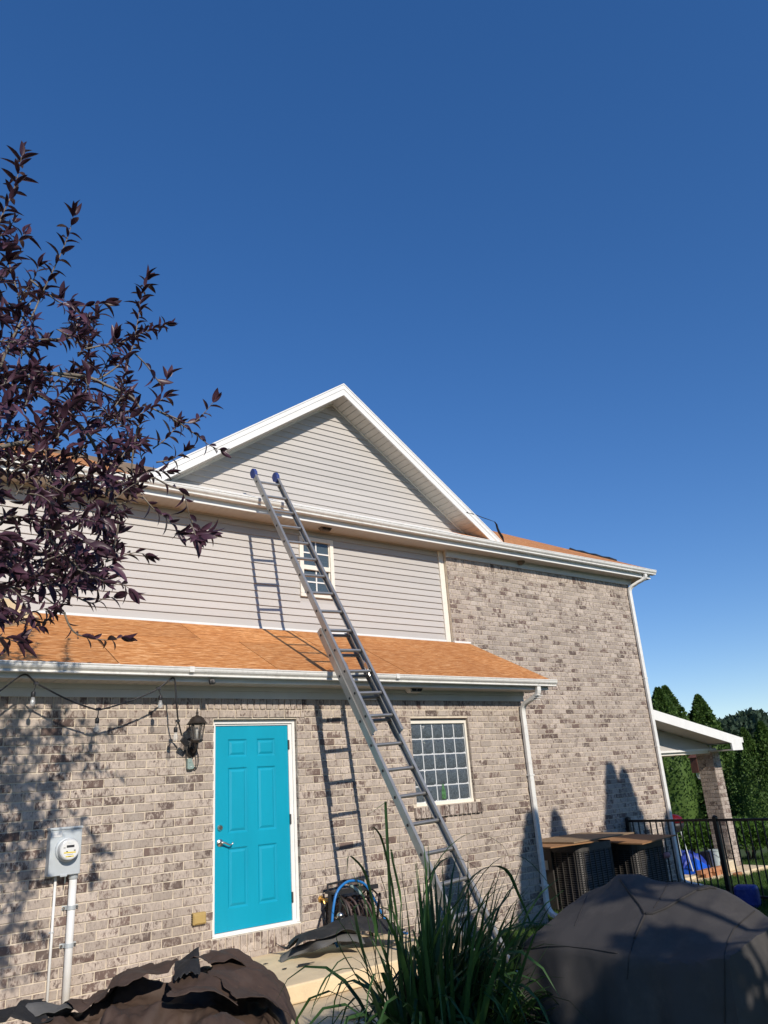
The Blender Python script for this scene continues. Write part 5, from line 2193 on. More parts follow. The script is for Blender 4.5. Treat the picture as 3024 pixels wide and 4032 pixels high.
def seam(pts, r, name='piping'):
    dense = []
    for (a, b) in zip(pts[:-1], pts[1:]):
        for t in np.linspace(0, 1, 9)[:-1]:
            dense.append((a[0] + (b[0] - a[0]) * t, a[1] + (b[1] - a[1]) * t))
    dense.append(pts[-1])
    q = [p for p in (on_cover(*d) for d in dense) if p is not None]
    if len(q) > 3:
        mb = MB()
        mb.tube(q, r, 6)
        mb.build(name, M['cover_seam'], gr, smooth=True)


seam([(85, 700), (150, 705), (250, 690), (380, 690), (520, 705), (700, 735)], .0022, 'seam')
seam([(716, 262), (780, 350), (840, 425), (875, 484)], .0085)
seam([(880, 482), (920, 480), (1000, 448), (1100, 390), (1200, 335), (1280, 316), (1330, 322)], .0085)
seam([(872, 492), (840, 560), (805, 640)], .006)
seam([(1022, 280), (985, 360), (930, 445)], .0025, 'seam')
seam([(505, 365), (470, 450), (425, 560)], .0025, 'seam')
seam([(1575, 462), (1500, 525), (1440, 578), (1400, 660), (1380, 735), (1381, 900), (1382, 1180)], .003, 'seam')
seam([(805, 640), (770, 760), (760, 900)], .0025, 'seam')


# ------------------------------------------------------------------ clump of tall ornamental grass
GC = np.array([-.62, -4.12, -2.6])
og = thing('ornamental_grass', 'tall dark green clump of arching ornamental grass before the ladder foot', 'grass clump', tuple(GC))


def ribbon(path, width, twist=0., side=None):
    """blade with a shallow V section; returns verts, faces"""
    path = [np.asarray(p, float) for p in path]
    n = len(path)
    vs, fs = [], []
    for i, p in enumerate(path):
        t = path[min(i + 1, n - 1)] - path[max(i - 1, 0)]
        t /= np.linalg.norm(t) + 1e-9
        sd_ = side if side is not None else np.cross(t, (0, 0, 1))
        sd_ = sd_ - t * (sd_ @ t)
        sd_ /= np.linalg.norm(sd_) + 1e-9
        nr = np.cross(sd_, t)
        k = i / (n - 1)
        w = width * (min(1, .55 + k * 2.2) if k < .2 else 1) * (1 - max(0, k - .55) / .45 * .93)
        a = twist * k
        s2 = sd_ * math.cos(a) + nr * math.sin(a)
        n2 = np.cross(s2, t)
        vs += [p - s2 * w / 2 + n2 * w * .12, p, p + s2 * w / 2 + n2 * w * .12]
    for i in range(n - 1):
        b = i * 3
        fs += [(b, b + 1, b + 4, b + 3), (b + 1, b + 2, b + 5, b + 4)]
    return vs, fs


def blade_path(base, az, el, L, droop, n=11, kink=None):
    p = np.array(base, float)
    d = np.array([math.cos(az) * math.cos(el), math.sin(az) * math.cos(el), math.sin(el)])
    out = [p.copy()]
    for i in range(n - 1):
        k = i / (n - 1)
        d = d + np.array([0, 0, -droop * k * k * 1.6])
        if kink is not None and abs(k - kink) < .5 / n:
            d = d + np.array([math.cos(az) * .8, math.sin(az) * .8, -1.6])
        d /= np.linalg.norm(d)
        p = p + d * L / (n - 1)
        out.append(p.copy())
    return out


rg = random.Random(5)
blades = []
for k in range(640):
    r_, a_ = .23 * math.sqrt(rg.random()), rg.uniform(0, 2 * math.pi)
    base = GC + np.array([r_ * math.cos(a_), r_ * math.sin(a_), 0])
    az = a_ + rg.gauss(0, .5)
    if math.cos(az - 2.4) > .3 and rg.random() < .75:
        az = rg.gauss(-.6, .7)
    inner = rg.random()
    el = math.radians(rg.uniform(58, 88) if inner < .55 else rg.uniform(42, 70))
    L = rg.uniform(.8, 1.38) if inner < .5 else rg.uniform(.85, 1.4)
    droop = rg.uniform(.05, .35) if inner < .3 else rg.uniform(.55, 1.6)
    blades.append((blade_path(base, az, el, L, droop, kink=rg.uniform(.55, .85) if rg.random() < .15 else None), rg.choice((.02, .026, .032, .038)), rg.uniform(-.9, .9)))
key = [  # blades one can follow in the photograph (pixels), near the clump's own distance
    ([(1560, 4000), (1545, 3700), (1532, 3420), (1520, 3180), (1516, 3163), (1470, 3195), (1405, 3232)], .026, -4.0),
    ([(1500, 3980), (1480, 3650), (1440, 3450), (1395, 3385), (1372, 3375), (1368, 3420), (1365, 3470)], .024, -4.0),
    ([(1590, 4000), (1560, 3600), (1510, 3330), (1475, 3262), (1468, 3270), (1490, 3340)], .02, -4.05),
    ([(1640, 4000), (1610, 3650), (1580, 3420), (1570, 3200)], .012, -3.9),
    ([(1600, 4000), (1585, 3600), (1545, 3390), (1540, 3345), (1555, 3400)], .022, -4.1),
    ([(1540, 3990), (1535, 3600), (1475, 3385)], .026, -4.15),
    ([(1640, 4000), (1665, 3550), (1740, 3370), (1830, 3290), (1900, 3285), (1980, 3330), (2005, 3380)], .012, -3.8),
    ([(1660, 4000), (1690, 3500), (1760, 3380), (1850, 3400), (1920, 3460)], .02, -4.1),
    ([(1700, 4000), (1800, 3560), (1900, 3425), (1990, 3425), (2040, 3520), (2090, 3640), (2140, 3800)], .03, -4.3),
    ([(1700, 3990), (1830, 3570), (1940, 3400), (2040, 3370), (2120, 3430), (2200, 3540), (2260, 3680)], .010, -4.3),
    ([(1720, 4010), (1900, 3650), (2000, 3530), (2060, 3380)], .02, -4.2),
    ([(1500, 4010), (1440, 3800), (1395, 3600), (1420, 3560), (1460, 3565)], .034, -4.3),
    ([(1560, 4010), (1440, 3830), (1310, 3830), (1250, 3920), (1222, 4005)], .024, -4.2),
    ([(1540, 4010), (1420, 3790), (1330, 3790), (1275, 3900), (1215, 3990)], .012, -4.2),
    ([(1540, 4030), (1420, 3880), (1360, 3890), (1335, 3960), (1330, 4032)], .012, -4.2),
    ([(1520, 4020), (1400, 3840), (1325, 3700), (1345, 3650)], .012, -4.2),
    ([(1700, 4010), (1850, 3800), (2000, 3720), (2100, 3780), (2150, 3900)], .022, -4.4),
    ([(1740, 4020), (1950, 3700), (2080, 3640), (2180, 3760), (2230, 3950)], .018, -4.4),
]
for pts, w, Y in key:
    p3 = [PY(x, y, Y) for x, y in pts]
    p3 = [GC + (rg.uniform(-.1, .1), rg.uniform(-.1, .1), 0)] + p3
    blades.insert(0, (smooth(p3, 3), w, rg.uniform(-.4, .4)))


def near_key(b):
    m = b[0][len(b[0]) // 2] - CAM
    return -b[1] / (m @ _f)


order = list(range(len(key))) + sorted(range(len(key), len(blades)), key=lambda i: near_key(blades[i]))
rest = MB()
for n_, i in enumerate(order):
    vs, fs = ribbon(*blades[i])
    if n_ < 290:
        mb = MB()
        mb.add(vs, fs)
        mb.build('blade', M['blade_one'], og, smooth=True)
    else:
        rest.add(vs, fs)
rest.build('blades', M['blade'], og, smooth=True, kind='stuff')


# ------------------------------------------------------------------ purple leaved tree
def leaf_geo(seed, fold=.6, curl=.35, wid=.21):
    r = random.Random(seed)
    ts = (0, .10, .28, .5, .72, .88, 1.0)
    ws = (.0, .10, .19, .215, .165, .09, .0)
    vs, fs = [], []
    tw = r.uniform(-.25, .25)
    for t, w in zip(ts, ws):
        w = w * wid / .21
        z = -curl * t * t
        x = t - .10 * curl * t * t
        a = tw * t
        for s in (-1, 0, 1):
            yy = s * w * math.cos(fold)
            zz = abs(s) * w * math.sin(fold)
            vs.append((x, yy * math.cos(a) - zz * math.sin(a), z + zz * math.cos(a) + yy * math.sin(a)))
    for i in range(len(ts) - 1):
        b = i * 3
        fs += [(b, b + 3, b + 4, b + 1), (b + 1, b + 4, b + 5, b + 2)]
    return np.array(vs), fs


LEAF = [leaf_geo(1, .55, .30, .17), leaf_geo(2, .75, .48, .18), leaf_geo(3, .45, .15, .19), leaf_geo(4, .65, .60, .15), leaf_geo(5, .35, .35, .20)]
leaf_me = []
for vs, fs in LEAF:
    mb = MB()
    mb.add(vs, fs)
    leaf_me.append(mb.mesh('leaf', M['leaf_purple_one'], True))

TR_Y = -3.3
rt = random.Random(21)
pt = thing('purple_tree', 'purple leaved ornamental tree hanging into view from the left', 'tree', (-4.1, -3.4, -2.63))
leaves = []     # (pos, xdir, zdir, L, variant)


def add_leaf(p, d, up, L):
    d = d / np.linalg.norm(d)
    z = up - d * (up @ d)
    z /= np.linalg.norm(z) + 1e-9
    leaves.append((p, d, z, L, rt.randrange(5)))


def twig(mb, path, r0, r1):
    n = len(path)
    mb.tube(path, [r0 + (r1 - r0) * i / (n - 1) for i in range(n)], 6)


twigs = MB()


def shoot(path, Lmax, dens=1.0, start=.15, r0=.006, tip=True):
    """leafy shoot along a 3-D path, alternate leaves, a tuft at the tip"""
    path = [np.asarray(p, float) for p in path]
    twig(twigs, path, r0, .0018)
    ll = np.concatenate([[0], np.cumsum([np.linalg.norm(b - a) for a, b in zip(path[:-1], path[1:])])])
    tot = ll[-1]
    step = Lmax * .25 / dens
    s = tot * start
    k = rt.random() * 6
    arr = np.array(path)
    while s < tot:
        p = np.array([np.interp(s, ll, arr[:, c]) for c in range(3)])
        q = np.array([np.interp(min(tot, s + .02), ll, arr[:, c]) for c in range(3)])
        o = np.array([np.interp(max(0, s - .02), ll, arr[:, c]) for c in range(3)])
        t = (q - o) / (np.linalg.norm(q - o) + 1e-9)
        a = np.cross(t, (0.3, -.8, .5))
        a /= np.linalg.norm(a) + 1e-9
        b = np.cross(t, a)
        k += 2.4 + rt.uniform(-.4, .4)
        sp_ = a * math.cos(k) + b * math.sin(k)
        d = t * rt.uniform(.5, 1.15) + sp_ * rt.uniform(.6, 1.0) + np.array([0, 0, rt.uniform(-.25, .15)])
        up = t * .9 - sp_ * .5 + np.array([rt.uniform(-.3, .3), rt.uniform(-.5, 0), .9])
        add_leaf(p, d, up, Lmax * rt.uniform(.62, 1.08))
        s += step * rt.uniform(.7, 1.3)
    if tip:
        p = path[-1]
        t = (path[-1] - path[-2]) / np.linalg.norm(path[-1] - path[-2])
        for j in range(4):
            a = np.cross(t, (.3, -.8, .5))
            a /= np.linalg.norm(a)
            b = np.cross(t, a)
            w = rt.uniform(0, 6.3)
            d = t + (a * math.cos(w) + b * math.sin(w)) * rt.uniform(.15, .55)
            add_leaf(p, d, a * rt.uniform(-1, 1) + b * .6 + np.array([0, 0, .7]), Lmax * rt.uniform(.75, 1.05))


def A_(x, y):
    return (x / 1.659, 500 + y / 1.659)


def B_(x, y):
    return (x / 1.659, 1700 + y / 1.659)


def lift(pts, Y=TR_Y, dy=0):
    n = len(pts)
    return smooth([PY(x, y, Y + dy * i / max(1, n - 1)) for i, (x, y) in enumerate(pts)], 4)


LL = .122
keyed = [
    ([A_(-90, 900), A_(-10, 640), A_(40, 520), A_(90, 410), A_(122, 290), A_(142, 190)], LL, 1.25),
    ([A_(200, 1260), A_(270, 1100), A_(340, 950), A_(410, 800), A_(455, 680), A_(480, 580)], LL * .95, 1.15),
    ([A_(650, 1645), A_(760, 1570), A_(850, 1470), A_(882, 1370), A_(905, 1230), A_(925, 1090), A_(960, 1000)], LL * .85, 1.5),
    ([A_(200, 1000), A_(300, 1080), A_(400, 1150), A_(540, 1170), A_(680, 1150)], LL * .9, .75),
    ([A_(150, 1180), A_(90, 1000), A_(60, 860), A_(110, 760), A_(160, 700)], LL, 1.0),
    ([A_(880, 1480), A_(960, 1560), A_(1060, 1690), A_(1090, 1640)], LL, .7),
    ([A_(1000, 1840), A_(1120, 1890), A_(1250, 1935), A_(1340, 1860), A_(1390, 1800)], LL * .9, .9),
    ([A_(1000, 1840), A_(1150, 1920), A_(1280, 2010), A_(1370, 2080), A_(1440, 2110)], LL * .75, .9),
    ([A_(540, 1780), A_(580, 1680), A_(590, 1610)], LL * .9, 1.2),
    ([A_(440, 1860), A_(480, 1790)], LL * 1.05, 1.2),
    ([A_(760, 1770), A_(830, 1680)], LL * .9, 1.1),
    ([A_(870, 2150), A_(900, 2000), A_(910, 1880), A_(880, 1800)], LL * .85, 1.4),
    ([A_(720, 1900), A_(850, 1900), A_(960, 1850), A_(1080, 1760)], LL * .9, 1.2),
    ([A_(1000, 2100), A_(1080, 2040), A_(1150, 1960)], LL, 1.2),
    ([A_(560, 1450), A_(700, 1420), A_(820, 1400), A_(960, 1330), A_(1090, 1290)], LL * .65, 1.7),
    ([A_(300, 1400), A_(450, 1380), A_(600, 1330), A_(640, 1230)], LL * .9, 1.2),
    ([B_(1010, 300), B_(1100, 350), B_(1190, 390), B_(1220, 480), B_(1245, 570), B_(1290, 650)], LL * .95, .6),
    ([B_(1245, 570), B_(1290, 640), B_(1350, 650)], LL, 1.6),
    ([B_(1245, 600), B_(1280, 680), B_(1300, 700)], LL, 1.4),
    ([B_(930, 420), B_(1000, 500), B_(1080, 560), B_(1160, 640)], LL, 1.1),
    ([B_(690, 850), B_(780, 820), B_(880, 790), B_(950, 800)], LL * .85, .7),
    ([B_(560, 950), B_(660, 960), B_(760, 980), B_(840, 1020)], LL * .95, .9),
    ([B_(500, 1080), B_(600, 1120), B_(680, 1090), B_(740, 1080)], LL * .9, .9),
    ([B_(420, 1180), B_(450, 1260), B_(500, 1320), B_(600, 1350), B_(700, 1360), B_(790, 1345)], LL * .8, .8),
    ([B_(-60, 1330), B_(40, 1350), B_(120, 1380)], LL, 1.1),
    ([B_(1020, 200), B_(1120, 180), B_(1200, 130)], LL * .9, 1.2),
    ([B_(720, 370), B_(850, 300), B_(960, 260), B_(1090, 260)], LL * .8, 1.2),
    ([B_(760, 480), B_(850, 450), B_(900, 400)], LL * .8, 1.2),
    ([B_(0, 1150), B_(60, 1160), B_(150, 1250), B_(250, 1270)], LL * .7, .7),
]
for k, (pts, L, dn) in enumerate(keyed):
    shoot(lift(pts, TR_Y + rt.uniform(-.35, .35), rt.uniform(-.2, .2)), L, dn)

poly_pts = [(-420, 700), (-60, 760), (60, 880), (190, 1120), (330, 1230), (500, 1330), (560, 1480), (530, 1600), (600, 1760), (560, 1900), (500, 2050), (480, 2200), (380, 2330), (250, 2420), (-60, 2480), (-420, 2450)]


def inside(x, y, poly):
    c = False
    for (x1, y1), (x2, y2) in zip(poly, poly[1:] + poly[:1]):
        if (y1 > y) != (y2 > y) and x < (x2 - x1) * (y - y1) / (y2 - y1) + x1:
            c = not c
    return c


cnt = 0
while cnt < 350:
    x, y = rt.uniform(-420, 620), rt.uniform(700, 2480)
    if not inside(x, y, poly_pts):
        continue
    if y < 1450 and rt.random() < .40:
        continue
    cnt += 1
    down = y > 1900
    w = rt.gauss(-.9 if not down else .35, .6)
    L = rt.uniform(70, 170)
    x0, y0 = x - L * math.cos(w), y - L * math.sin(w)
    Y = TR_Y + rt.uniform(-.75, .75)
    mid = ((x + x0) / 2 + rt.uniform(-15, 15), (y + y0) / 2 + rt.uniform(-15, 15))
    shoot(lift([(x0, y0), mid, (x, y)], Y, rt.uniform(-.3, .3)), LL * rt.uniform(.55, 1.08), rt.uniform(.9, 1.45), .05, .004)

# limbs one can follow between the leaves
limbs = MB()
LM = [
    ([(-520, 2150), (-300, 1800), (-100, 1580), A_(0, 1670), A_(130, 1640), A_(330, 1612), A_(560, 1632), A_(700, 1690), A_(860, 1765), A_(925, 1860)], .034, .010),
    ([A_(330, 1612), A_(480, 1640), A_(650, 1645)], .012, .007),
    ([(-520, 2150), (-250, 1700), (-90, 1300), A_(-60, 1000), A_(-90, 900)], .035, .008),
    ([(-300, 1800), (-60, 1560), A_(60, 1420), A_(150, 1250), A_(200, 1150)], .020, .006),
    ([(-300, 1850), (0, 1760), B_(300, 40), B_(470, -60), B_(560, 0), B_(620, 100), B_(665, 210), B_(720, 370), B_(760, 480), B_(770, 620), B_(745, 750), B_(690, 850)], .024, .008),
    ([B_(860, 260), B_(870, 120), B_(900, -20), A_(905, 1960)], .010, .007),
    ([B_(0, -10), B_(60, 90), B_(130, 170), B_(210, 280)], .010, .006),
    ([B_(20, 130), B_(340, 330), B_(335, 480)], .009, .005),
    ([A_(0, 1690), A_(130, 1700), A_(300, 1780), A_(420, 1860), A_(560, 2000), B_(480, 180)], .016, .006),
    ([A_(560, 1640), A_(590, 1760), A_(620, 1830)], .006, .004),
    ([B_(700, 390), B_(860, 330), B_(1010, 300)], .010, .006),
    ([(-420, 2150), (-150, 2080), B_(150, 560), B_(380, 760), B_(520, 900), B_(560, 950)], .018, .006),
    ([(-450, 2200), (-150, 2250), B_(0, 1000), B_(250, 1060), B_(420, 1180)], .016, .006),
    ([A_(200, 1390), A_(360, 1385), A_(480, 1378)], .009, .006),
]
for pts, r0, r1 in LM:
    p3 = lift(pts, TR_Y - .05, rt.uniform(-.15, .15))
    n = len(p3)
    mb = MB()
    mb.tube(p3, [.62 * (r0 + (r1 - r0) * i / (n - 1)) for i in range(n)], 8)
    mb.build('branch', M['bark'], pt, smooth=True)
base = PY(-520, 2150, TR_Y - .05)
mb = MB()
mb.tube(smooth([(base[0] - .28, base[1], -2.66), (base[0] - .25, base[1], -2.3), (base[0] - .18, base[1], -1.2), (base[0] - .06, base[1], -.4), base, base + (.15, 0, .6), base + (.05, .1, 1.6)], 4),
        list(np.linspace(.095, .03, 25)), 10)
mb.build('trunk', M['bark'], pt, smooth=True)
twigs.build('twigs', M['bark'], pt, smooth=True, kind='stuff')


def leaf_size(l):
    v = l[0] - CAM
    z = v @ _f
    px_, py_ = v @ CR / z * F_PX, v @ CU / z * F_PX
    if not (-1512 < px_ < 1512 and -2016 < py_ < 2016):
        return 0
    return l[3] / z


order = sorted(range(len(leaves)), key=lambda i: -leaf_size(leaves[i]))
single = set(order[:296])
allv, allf = [], []
nv = 0
for i, (p, d, z, L, v) in enumerate(leaves):
    yv = np.cross(z, d)
    if i in single:
        mw = Matrix(((d[0] * L, yv[0] * L, z[0] * L, p[0]), (d[1] * L, yv[1] * L, z[1] * L, p[1]), (d[2] * L, yv[2] * L, z[2] * L, p[2]), (0, 0, 0, 1)))
        shared('leaf', leaf_me[v], pt, mw)
    else:
        vs = LEAF[v][0]
        w = p + L * (vs[:, :1] * d + vs[:, 1:2] * yv + vs[:, 2:3] * z)
        allv.append(w)
        allf += [tuple(nv + a for a in f) for f in LEAF[v][1]]
        nv += len(vs)
me = bpy.data.meshes.new('leaves')
me.from_pydata(np.concatenate(allv).tolist(), [], allf)
me.materials.append(M['leaf_purple'])
me.polygons.foreach_set('use_smooth', [True] * len(me.polygons))
o = bpy.data.objects.new('leaves', me)
link(o, pt)
o['kind'] = 'stuff'
print('leaves', len(leaves))


# ------------------------------------------------------------------ conifers, hedge, far trees, the tree behind the camera
def spray_crown(points, normals, size, seed, jag=.5):
    """many small leaf sprays; points/normals arrays"""
    r = np.random.default_rng(seed)
    n = len(points)
    s = size * r.uniform(.55, 1.3, n)
    t = r.normal(size=(n, 3))
    t[:, 2] += .9
    d = normals * .55 + t * jag
    d /= np.linalg.norm(d, axis=1)[:, None]
    sd_ = np.cross(d, r.normal(size=(n, 3)))
    sd_ /= np.linalg.norm(sd_, axis=1)[:, None]
    a = points - sd_ * (s * .42)[:, None] + d * (s * .25)[:, None]
    b = points + sd_ * (s * .42)[:, None] + d * (s * .25)[:, None]
    c = points + d * s[:, None]
    e = points - d * (s * .2)[:, None]
    V = np.stack([e, b, c, a], 1).reshape(-1, 3)
    F = np.arange(n * 4).reshape(-1, 4)
    return V, F


def np_mesh(name, V, F, m):
    me = bpy.data.meshes.new(name)
    me.vertices.add(len(V))
    me.vertices.foreach_set('co', np.asarray(V, dtype=np.float32).ravel())
    k = F.shape[1]
    me.loops.add(F.size)
    me.polygons.add(len(F))
    me.loops.foreach_set('vertex_index', F.ravel().astype(np.int32))
    me.polygons.foreach_set('loop_start', np.arange(0, F.size, k, dtype=np.int32))
    me.update(calc_edges=True)
    me.validate()
    me.materials.append(m)
    return me


def arbor_mesh(seed, H, rmax, n=9000, size=.085, kk=.44):
    r = np.random.default_rng(seed)
    h = r.random(n) ** .8 * H
    dtip = H - h
    prof = np.minimum(rmax, kk * dtip ** .86) * np.clip(.75 + h / H * 1.2, 0, 1)
    w = r.random(n) * 2 * np.pi
    lump = np.array([noise.noise(Vector((math.cos(a) * 2.2 + seed, math.sin(a) * 2.2, hh * 1.3))) for a, hh in zip(w, h)])
    col_ = np.sin(w * 5 + seed) * .10
    rad = prof * (1 + .42 * lump + col_) * (1.06 - .36 * r.random(n) ** 1.6)
    P = np.stack([rad * np.cos(w), rad * np.sin(w), h], 1)
    N = np.stack([np.cos(w), np.sin(w), np.full(n, .25)], 1)
    V, F = spray_crown(P, N, size, seed)
    # dark inner core so that gaps read as depth
    k = 14
    hs = np.linspace(.02 * H, .97 * H, 16)
    core = []
    for hh in hs:
        rr = min(rmax, kk * (H - hh) ** .86) * min(1, .75 + hh / H * 1.2) * .66
        core.append([(rr * math.cos(2 * math.pi * j / k), rr * math.sin(2 * math.pi * j / k), hh) for j in range(k + 1)])
    core = np.array(core)
    m_, q_ = core.shape[:2]
    cf_ = np.array([(i * q_ + j, i * q_ + j + 1, (i + 1) * q_ + j + 1, (i + 1) * q_ + j) for i in range(m_ - 1) for j in range(q_ - 1)])
    V2 = np.concatenate([V, core.reshape(-1, 3)])
    F2 = np.concatenate([F, cf_ + len(V)])
    return np_mesh('crown', V2, F2, M['arbor'])


def conifer(me, x, y, ztip, H, label, group):
    zg = ground_z(x)
    s = (ztip - zg) / H
    t = thing('arborvitae', label, 'arborvitae', (x, y, zg), group)
    o = shared('crown', me, t, Matrix.Translation((x, y, zg)) @ Matrix.Scale(s, 4) @ Matrix.Rotation(random.uniform(0, 6), 4, 'Z'))
    mb = MB()
    mb.tube([(x, y, zg - .05), (x, y, zg + 1.2 * s)], [.09, .05], 8)
    mb.build('trunk', M['trunk'], t)
    return t


am = [arbor_mesh(s, 5.0, 1.0, 8000, .10) for s in (1, 2, 3)]
vis = [((2590, 2712), 7.0, 'arborvitae showing the leftmost tip of the pair above the porch roof'), ((2617, 2706), 7.4, 'arborvitae showing the right hand tip of the pair above the porch roof'),
       ((2690, 2815), 7.6, 'low arborvitae tip between the pair and the tallest tip over the porch'), ((2718, 2812), 6.9, 'small arborvitae close on the left of the tallest tip over the porch'),
       ((2747, 2740), 6.6, 'arborvitae with the single tallest tip behind the middle of the porch roof'), ((2925, 2868), 4.6, 'arborvitae standing just right of the porch roof end'),
       ((2993, 2842), 4.2, 'broad arborvitae at the right edge of the photo beside the porch'), ((3090, 2850), 3.9, 'arborvitae cut off by the right edge of the photo'),
       ((2840, 2905), 6.2, 'arborvitae seen behind the brick porch post')]
for i, ((x, y), Y, lb) in enumerate(vis):
    p = PY(x, y, Y)
    conifer(am[i % 3], p[0], p[1], p[2] - .02, 5.0, lb, 'arborvitae row beyond the porch')
am2 = [arbor_mesh(11, 6.3, .70, 9000, .10, .31), arbor_mesh(12, 6.3, .66, 9000, .10, .31)]
for i, (x, y, zt) in enumerate(((2.04, -7.0, 2.35), (3.55, -7.0, 2.75), (5.32, -7.0, 3.42), (6.94, -7.0, 4.10), (7.30, -7.0, 3.98), (8.42, -7.0, 3.15))):
    names = ('first', 'second', 'third', 'fourth', 'fifth', 'sixth')
    conifer(am2[i % 2], x, y, zt, 6.3, 'tall arborvitae outside the frame, %s along the garden hedge from the left' % names[i], 'garden arborvitae hedge outside the frame')


def bush(name, label, c, rx, ry, rz, n, size, m, seed, cat='bush', group=None):
    r = np.random.default_rng(seed)
    N = r.normal(size=(n, 3))
    N /= np.linalg.norm(N, axis=1)[:, None]
    N[:, 2] = np.abs(N[:, 2]) * 1.0 - .25
    lump = np.array([noise.noise(Vector((a * 2.3 + seed, b * 2.3, d * 2.3))) for a, b, d in N])
    rad = (1 + .25 * lump) * (1 - .25 * r.random(n) ** 2)
    P = N * rad[:, None] * np.array([rx, ry, rz])
    V, F = spray_crown(P, N, size, seed, .4)
    t = thing(name, label, cat, tuple(c), group)
    o = bpy.data.objects.new('crown', np_mesh('crown', V + np.asarray(c), F, m))
    link(o, t)
    mb = MB()
    for k in range(4):
        w = k * 1.6
        mb.tube([(c[0], c[1], c[2] - rz * .9), (c[0] + rx * .4 * math.cos(w), c[1] + ry * .4 * math.sin(w), c[2] + rz * .3)], [.04, .015], 6)
    mb.build('stem', M['trunk'], t)
    return t


for (x, y, Y, rx, rz, lb) in ((2720, 3385, 4.3, .95, .62, 'rounded bright green box bush behind the blue tarp'), (2800, 3400, 4.6, .6, .5, 'rounded green box bush left of the brick porch post'), (2962, 3385, 2.9, .75, .62, 'rounded bright green box bush right of the brick porch post'), (2660, 3345, 4.6, .6, .55, 'green box bush seen next to the tall wall downspout')):
    p = PY(x, y, Y)
    bush('box_bush', lb, (p[0], p[1], ground_z(p[0]) + rz * .8), rx, rx * .9, rz, 5200, .075, M['boxwood'], int(x), 'bush', 'box bushes behind the porch')


def broad_tree(label, x, y, zg, H, R, seed, n=5000, size=.5, m='far_leaf', group=None, zc=None, rz=None, lobes=9, trunk=True, spots=None):
    r = np.random.default_rng(seed)
    t = thing('broadleaf_tree', label, 'tree', (x, y, zg), group)
    zc = zg + H * .62 if zc is None else zc
    rz = H * .38 if rz is None else rz
    pts, nrm = [], []
    for (sx_, sz_, sr_) in (spots or ()):
        k_ = int(520 * sr_ ** 2 / .16)
        q = r.normal(size=(k_, 3))
        q /= np.linalg.norm(q, axis=1)[:, None]
        pts.append(np.array([sx_, y, sz_]) + q * sr_ * (1 - .6 * r.random(k_) ** 2)[:, None])
        nrm.append(q)
    for k in range(0 if spots else lobes):
        v = r.normal(size=3)
        v /= np.linalg.norm(v)
        cc_ = np.array([x, y, zc]) + v * np.array([R * .6, R * .6, rz * .6]) * r.uniform(.4, 1)
        q = r.normal(size=(n // lobes, 3))
        q /= np.linalg.norm(q, axis=1)[:, None]
        rr = r.uniform(.35, .55) * (1 - .5 * r.random(n // lobes) ** 2)
        pts.append(cc_ + q * rr[:, None] * np.array([R, R, rz]))
        nrm.append(q)
    V, F = spray_crown(np.concatenate(pts), np.concatenate(nrm), size, seed, .7)
    o = bpy.data.objects.new('crown', np_mesh('crown', V, F, M[m]))
    link(o, t)
    mb = MB()
    mb.tube([(x, y, zg - .1), (x + .02 * R, y, zg + H * .3), (x, y, zc)], [R * .08, R * .06, R * .03], 8)
    for k in range(4):
        w = k * 1.6 + seed
        mb.tube([(x, y, zg + H * .35), (x + R * .5 * math.cos(w), y + R * .5 * math.sin(w), zc + rz * .2)], [R * .04, R * .012], 6)
    mb.build('trunk', M['trunk'], t)
    return t


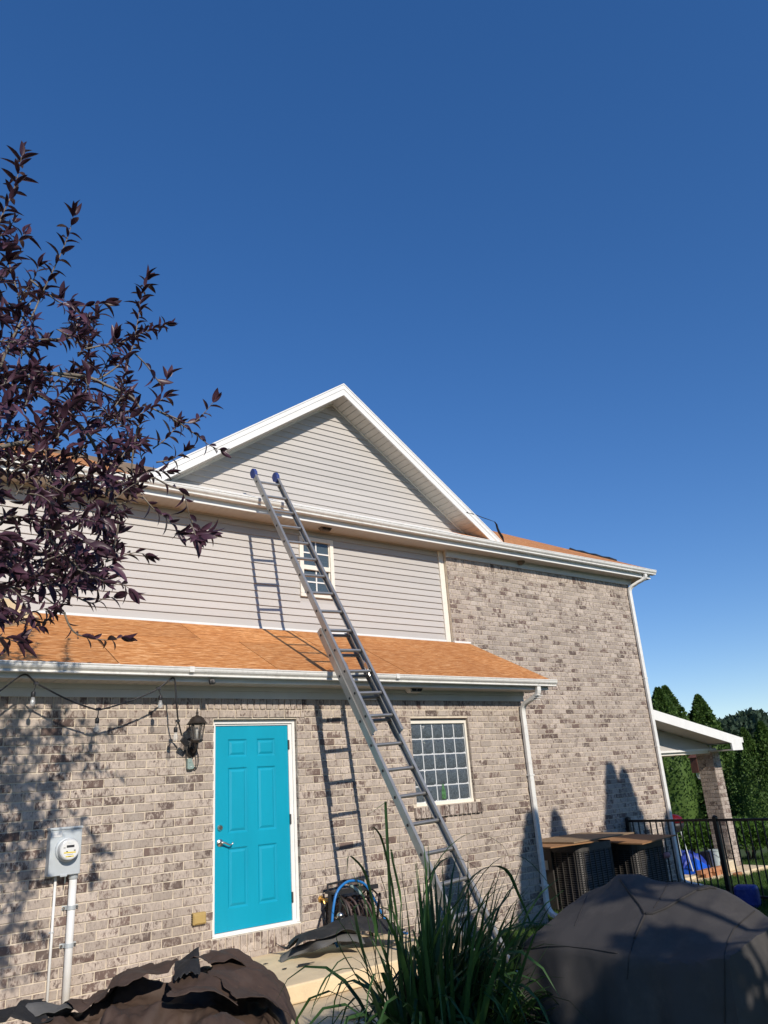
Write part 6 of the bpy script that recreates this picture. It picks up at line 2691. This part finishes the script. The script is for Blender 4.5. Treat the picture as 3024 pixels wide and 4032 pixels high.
for i, (px_, py_, Y, R, lb) in enumerate(((2840, 2836, 55, 5.5, 'distant rounded tree just right of the tallest arborvitae tip'), (2905, 2815, 60, 5.0, 'distant tree in the middle of the far tree line'), (2990, 2796, 58, 6.0, 'tallest distant tree of the far line near the right edge'), (3070, 2820, 62, 6.5, 'distant tree at the very right edge of the photo'), (2775, 2900, 57, 5.0, 'distant low tree peeping behind the tallest arborvitae'),
        (3190, 2835, 50, 7.0, 'distant tree just outside the right edge of the photo'), (3320, 2850, 44, 7.0, 'distant tree farther outside the right edge of the photo'), (3480, 2850, 38, 7.0, 'distant tree farthest outside the right edge of the photo'))):
    p = PY(px_, py_, Y)
    zg = -3.4
    H = p[2] - zg
    broad_tree(lb, p[0], p[1], zg, H * 1.02, R, 60 + i, 4200, .85, 'far_leaf', 'distant trees on the horizon', None, None, 11)
broad_tree('small shade tree behind the camera whose shadow dapples the covered grill', -.2, -9.3, -2.63, 4.4, 1.2, 90, 1500, .12, 'arbor', None, .6, 1.0, 16,
           spots=((-1.6, 1.05, .32), (-1.3, .4, .36), (-1.1, 1.5, .33), (-.98, .12, .4), (-.36, 1.26, .27), (-.28, .22, .24), (.2, 1.32, .35), (.7, 1.2, .5), (.6, .4, .5), (1.2, .8, .5), (-.82, .60, .17), (.1, .75, .3), (-1.0, -.5, .5), (-.2, -.6, .5)))

# ------------------------------------------------------------------ lawn grass where the photograph shows it
r = np.random.default_rng(4)


def lawn_blades(regions):
    out = []
    for (x0, x1, y0, y1, n, h) in regions:
        P = np.stack([r.uniform(x0, x1, n), r.uniform(y0, y1, n)], 1)
        z = np.array([ground_z(x) for x in P[:, 0]])
        w = r.uniform(0, 2 * np.pi, n)
        hh = h * r.uniform(.5, 1.4, n)
        lean = r.normal(0, .35, (n, 2)) * hh[:, None]
        wd_ = .006
        a = np.stack([P[:, 0] - wd_ * np.cos(w), P[:, 1] - wd_ * np.sin(w), z - .005], 1)
        b = np.stack([P[:, 0] + wd_ * np.cos(w), P[:, 1] + wd_ * np.sin(w), z - .005], 1)
        c = np.stack([P[:, 0] + lean[:, 0], P[:, 1] + lean[:, 1], z + hh], 1)
        out.append(np.stack([a, b, c], 1).reshape(-1, 3))
    V = np.concatenate(out)
    return V, np.arange(len(V)).reshape(-1, 3)


V, F = lawn_blades([(8.0, 14.5, -3.0, 1.5, 60000, .07), (13.5, 18, -1.5, 3.5, 26000, .09), (1.8, 4.8, -2.9, -.1, 30000, .06), (.6, 3.0, -4.8, -2.9, 12000, .06), (4.8, 8.5, -2, 1.2, 12000, .06)])
lg = bpy.data.objects.new('grass', np_mesh('grass', V, F, M['lawn_blade']))
COL.objects.link(lg)
lg['kind'] = 'stuff'
